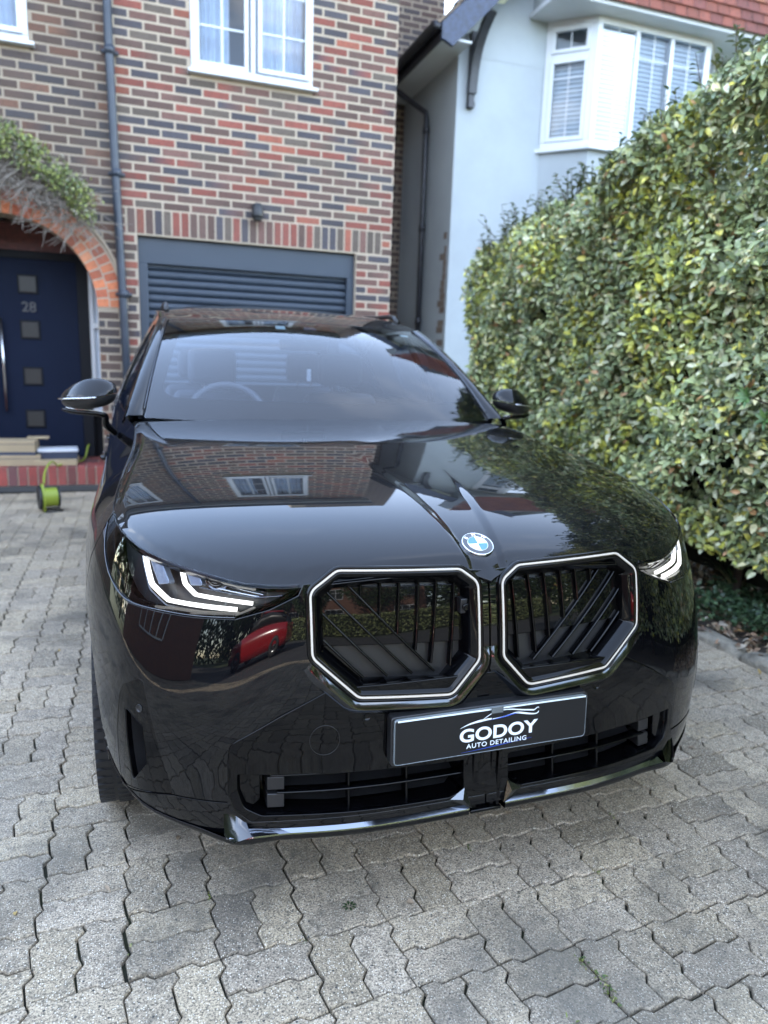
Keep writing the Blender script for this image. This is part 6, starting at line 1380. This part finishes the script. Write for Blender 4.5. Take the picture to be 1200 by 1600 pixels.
# ---------------------------------------------------------------- across the road: what the paintwork mirrors
def tree(x, y, h, r, seed, label):
    rg = np.random.default_rng(seed); t = thing('garden_tree', label, 'tree', (x, y, 0), 'trees across the road'); m = MB()
    m.tube([(0,0,0),(.05,0,h*.25),(0,.05,h*.55)], [.20,.15,.09], 9)
    for k in range(9): a = 6.28*k/9; m.tube([(0,.02,h*(.25+.03*k)),(math.cos(a)*r*.45,math.sin(a)*r*.45,h*(.5+.03*k)),(math.cos(a)*r*.8,math.sin(a)*r*.8,h*(.6+.03*k))], [.08,.05,.02], 6)
    m.build('trunk', M['bark'], t, True); n = 15000; d = rand_unit(n, rg); rad = r*(.55+.45*rg.random(n)**.5); P = d*rad[:, None]*[1,1,h*.36/r]+[0,0,h*.62]; P += rg.normal(size=P.shape)*.06
    P = P[vnoise(P, 1.1, seed+1) > .42]; n = len(P); s = .10+.08*rg.random(n); leaf_mesh('crown', P, rand_unit(n, rg), rand_unit(n, rg)+[0,0,1], s, s*.55, leaf_cols(n, rg, [((.05,.085,.03),3), ((.08,.12,.04),3), ((.035,.06,.025),2)]), 'leaf', t)
tree(-6.5, -15.5, 6.5, 2.4, 41, 'round leafy tree across the road at the left'); tree(3.4, -16.5, 7.5, 2.8, 42, 'broad leafy tree across the road in the middle'); tree(10.5, -15, 6, 2.4, 43, 'small leafy tree across the road at the right'); tree(-13.5, -6.5, 6.5, 2.8, 46, 'unseen tree added beyond the outbuilding at the far left to darken reflections'); tree(-11.5, 5.2, 6.5, 2.6, 47, 'unseen tree added beside the brick house at the far left to darken reflections'); tree(-11.5, -14.5, 6.2, 2.5, 44, 'leafy tree across the road at the far left'); tree(-2.0, -14.6, 5.4, 2.2, 45, 'compact leafy tree across the road behind the photographer')  # the two trees beside outbuilding and brick house are added to darken reflections
def far_house(x0, x1, y, label, seed):
    t = thing('far_house', label, 'house', ((x0+x1)/2, y, 0), 'houses across the road'); cx = (x0+x1)/2; a, b_ = x0-cx, x1-cx
    MB().box((a,-.3-6,0),(b_,0,5.2)).build('wall', mat('far_brick', (.20,.10,.075), .9, var=(6,(.13,.08,.06),.8)) if 'far_brick' not in M else M['far_brick'], t)
    m = MB(); m.add([(a-.3,.4,5.1),(b_+.3,.4,5.1),(b_+.3,-3,8.0),(a-.3,-3,8.0),(b_+.3,-6.6,5.1),(a-.3,-6.6,5.1)], [(0,1,2,3),(3,2,4,5),(1,4,2),(0,3,5)]); m.build('roof', M['brown_tile'], t)
    for wx in (a+1.6, b_-1.6):
        for z in (1.0, 3.4):
            f = MB(); f.box((wx-.9,.0,z),(wx+.9,.05,z+.07)).box((wx-.9,.0,z+1.2),(wx+.9,.05,z+1.27)); [f.box((wx-.9+k*.6-.03,.0,z+.07),(wx-.9+k*.6+.03,.05,z+1.2)) for k in range(4)]; f.box((wx-.87,.01,z+.8),(wx+.87,.04,z+.84)); fo = f.build('window', M['upvc'], t); MB().box((wx-.87,.004,z+.06),(wx+.87,.008,z+1.2)).build('pane', M['pane_dark'], fo)
far_house(-12, -3.5, -19, 'red brick house with white windows across the road at the left', 1); far_house(-1, 7.5, -20, 'red brick house with white windows across the road at the right', 2)
def low_hedge(x0, x1, y, h, label, seed):
    rg = np.random.default_rng(seed); n = 9000; f = rg.random(n) < .6; P = np.stack([x0+(x1-x0)*rg.random(n), np.where(f, y+.04*rg.normal(size=n), y-.5*rg.random(n)), np.where(f, h*rg.random(n), h+.04*rg.normal(size=n))], 1)
    t = thing('low_hedge', label, 'hedge', (0,0,0)); leaf_mesh('foliage', P, rand_unit(n, rg), rand_unit(n, rg)+[0,.6,.6], .09+.04*rg.random(n), .05+.02*rg.random(n), leaf_cols(n, rg, HPAL[:4]), 'leaf', t); MB().box((x0,y-.48,0),(x1,y-.06,h-.06)).build('shade_core', M['dark_core'], t)  # dark box gives the shade behind the leaves
low_hedge(-9, 9, -13.3, 1.3, 'long low hedge along the far side of the road', 61)
# garden wall and fence on the left of the drive
t = thing('brick_outbuilding', 'low dark brick outbuilding with a gable roof left of the drive', 'outbuilding', (-7.4, 0, 0)); MB().box((-5,-4.4,0),(0,2.4,2.5)).build('wall', M['far_brick'], t)
m = MB(); m.add([(-5.2,-4.6,2.45),(.2,-4.6,2.45),(.2,2.6,2.45),(-5.2,2.6,2.45),(-2.5,-4.6,4.0),(-2.5,2.6,4.0)], [(0,1,4),(1,2,5,4),(2,3,5),(3,0,4,5)]); m.build('roof', M['brown_tile'], t)
f = MB(); f.box((.002,-1.6,1.0),(.04,.4,1.06)).box((.002,-1.6,2.0),(.04,.4,2.06)); [f.box((.002,-1.6+k*.5-.03,1.06),(.04,-1.6+k*.5+.03,2.0)) for k in range(5)]; f.build('window', M['upvc'], t)
def red_car():
    """a parked hatchback seen only as a reflection: lofted body, glass, wheels, tail lamps"""
    t = thing('red_hatchback', 'red hatchback parked on the road behind the photographer', 'car', (-4.6, -7.9, 0)); 
    def sec(x, zb, zt, w, wt): return [(x,-w*.94,zb),(x,-w,zb+.25),(x,-w*.98,(zb+zt)/2+.12),(x,-wt,zt-.02),(x,-wt*.6,zt),(x,wt*.6,zt),(x,wt,zt-.02),(x,w*.98,(zb+zt)/2+.12),(x,w,zb+.25),(x,w*.94,zb)]
    B = [sec(-2.0,.35,.75,.70,.6), sec(-1.95,.25,.88,.84,.74), sec(-1.3,.22,.98,.87,.78), sec(-.8,.22,1.02,.88,.80), sec(1.2,.22,1.03,.88,.80), sec(1.85,.25,1.02,.86,.76), sec(1.98,.35,.95,.78,.68)]
    m = MB(); m.grid(np.array(B), close_v=True); m.add(B[0], [tuple(range(10))]); m.add(B[-1], [tuple(range(10))]); m.build('body', M['red_paint'], t, True)
    G_ = [sec(-.85,.98,1.0,.80,.78), sec(-.15,1.0,1.42,.78,.56), sec(.6,1.0,1.47,.78,.57), sec(1.45,1.0,1.40,.76,.54), sec(1.85,.98,1.02,.74,.70)]
    m = MB(); m.grid(np.array(G_), close_v=True); m.build('glasshouse', M['pane_dark'], t, True); m = MB(); m.box((-.2,-.52,1.425),(1.5,.52,1.485)); m.build('roof', M['red_paint'], t, bevel=.03)
    for x in (-1.28, 1.25):
        for s in (-1, 1):
            w = MB(); V = np.array([[(x+r*math.sin(q), s*(.80+d), .31+r*math.cos(q)) for d, r in ((.08,.16),(.09,.2),(.09,.28),(.07,.31),(-.08,.31))] for q in a]); w.grid(V, close_u=True); wo_ = w.build('wheel', M['tyre'], t, True)
            w = MB(); w.grid(np.array([[(x+r*math.sin(q), s*(.80+d), .31+r*math.cos(q)) for d, r in ((.085,.2),(.05,.17),(.05,.06),(.08,.04),(.08,.001))] for q in a]), close_u=True); w.build('rim', M['rim'], wo_, True)
    for s in (-1, 1): MB().box((1.90,s*.72-.12,.80),(2.0,s*.72+.12,1.0)).build('tail_lamp', M['tail_red'], t, bevel=.03); MB().box((-1.99,s*.6-.14,.66),(-1.86,s*.6+.14,.80)).build('headlight', M['chrome'], t, bevel=.03)
red_car()

def belt():  # unseen foliage added to darken the low sky mirrored in the paint
    rg = np.random.default_rng(91); n = 34000; u = rg.random(n); left = rg.random(n) < .35
    x = np.where(left, -23+rg.normal(size=n)*.8, -26+62*u); y = np.where(left, -26+42*u, -27+rg.normal(size=n)*.8); h = 6.5+2.4*vnoise(np.stack([x, y, x*0], 1), .35, 3)*1.5; z = h*rg.random(n)**.8
    s = .42+.3*rg.random(n); o = leaf_mesh('added_tree_belt', np.stack([x, y, z], 1), rand_unit(n, rg), rand_unit(n, rg)+[.3,.5,.5], s, s*.6, leaf_cols(n, rg, [((.045,.07,.03),3), ((.07,.10,.04),3), ((.03,.05,.022),2)]), 'leaf'); meta(o, 'unseen belt of trees added behind the far houses to darken the reflected horizon', 'trees', None, 'stuff')
belt()
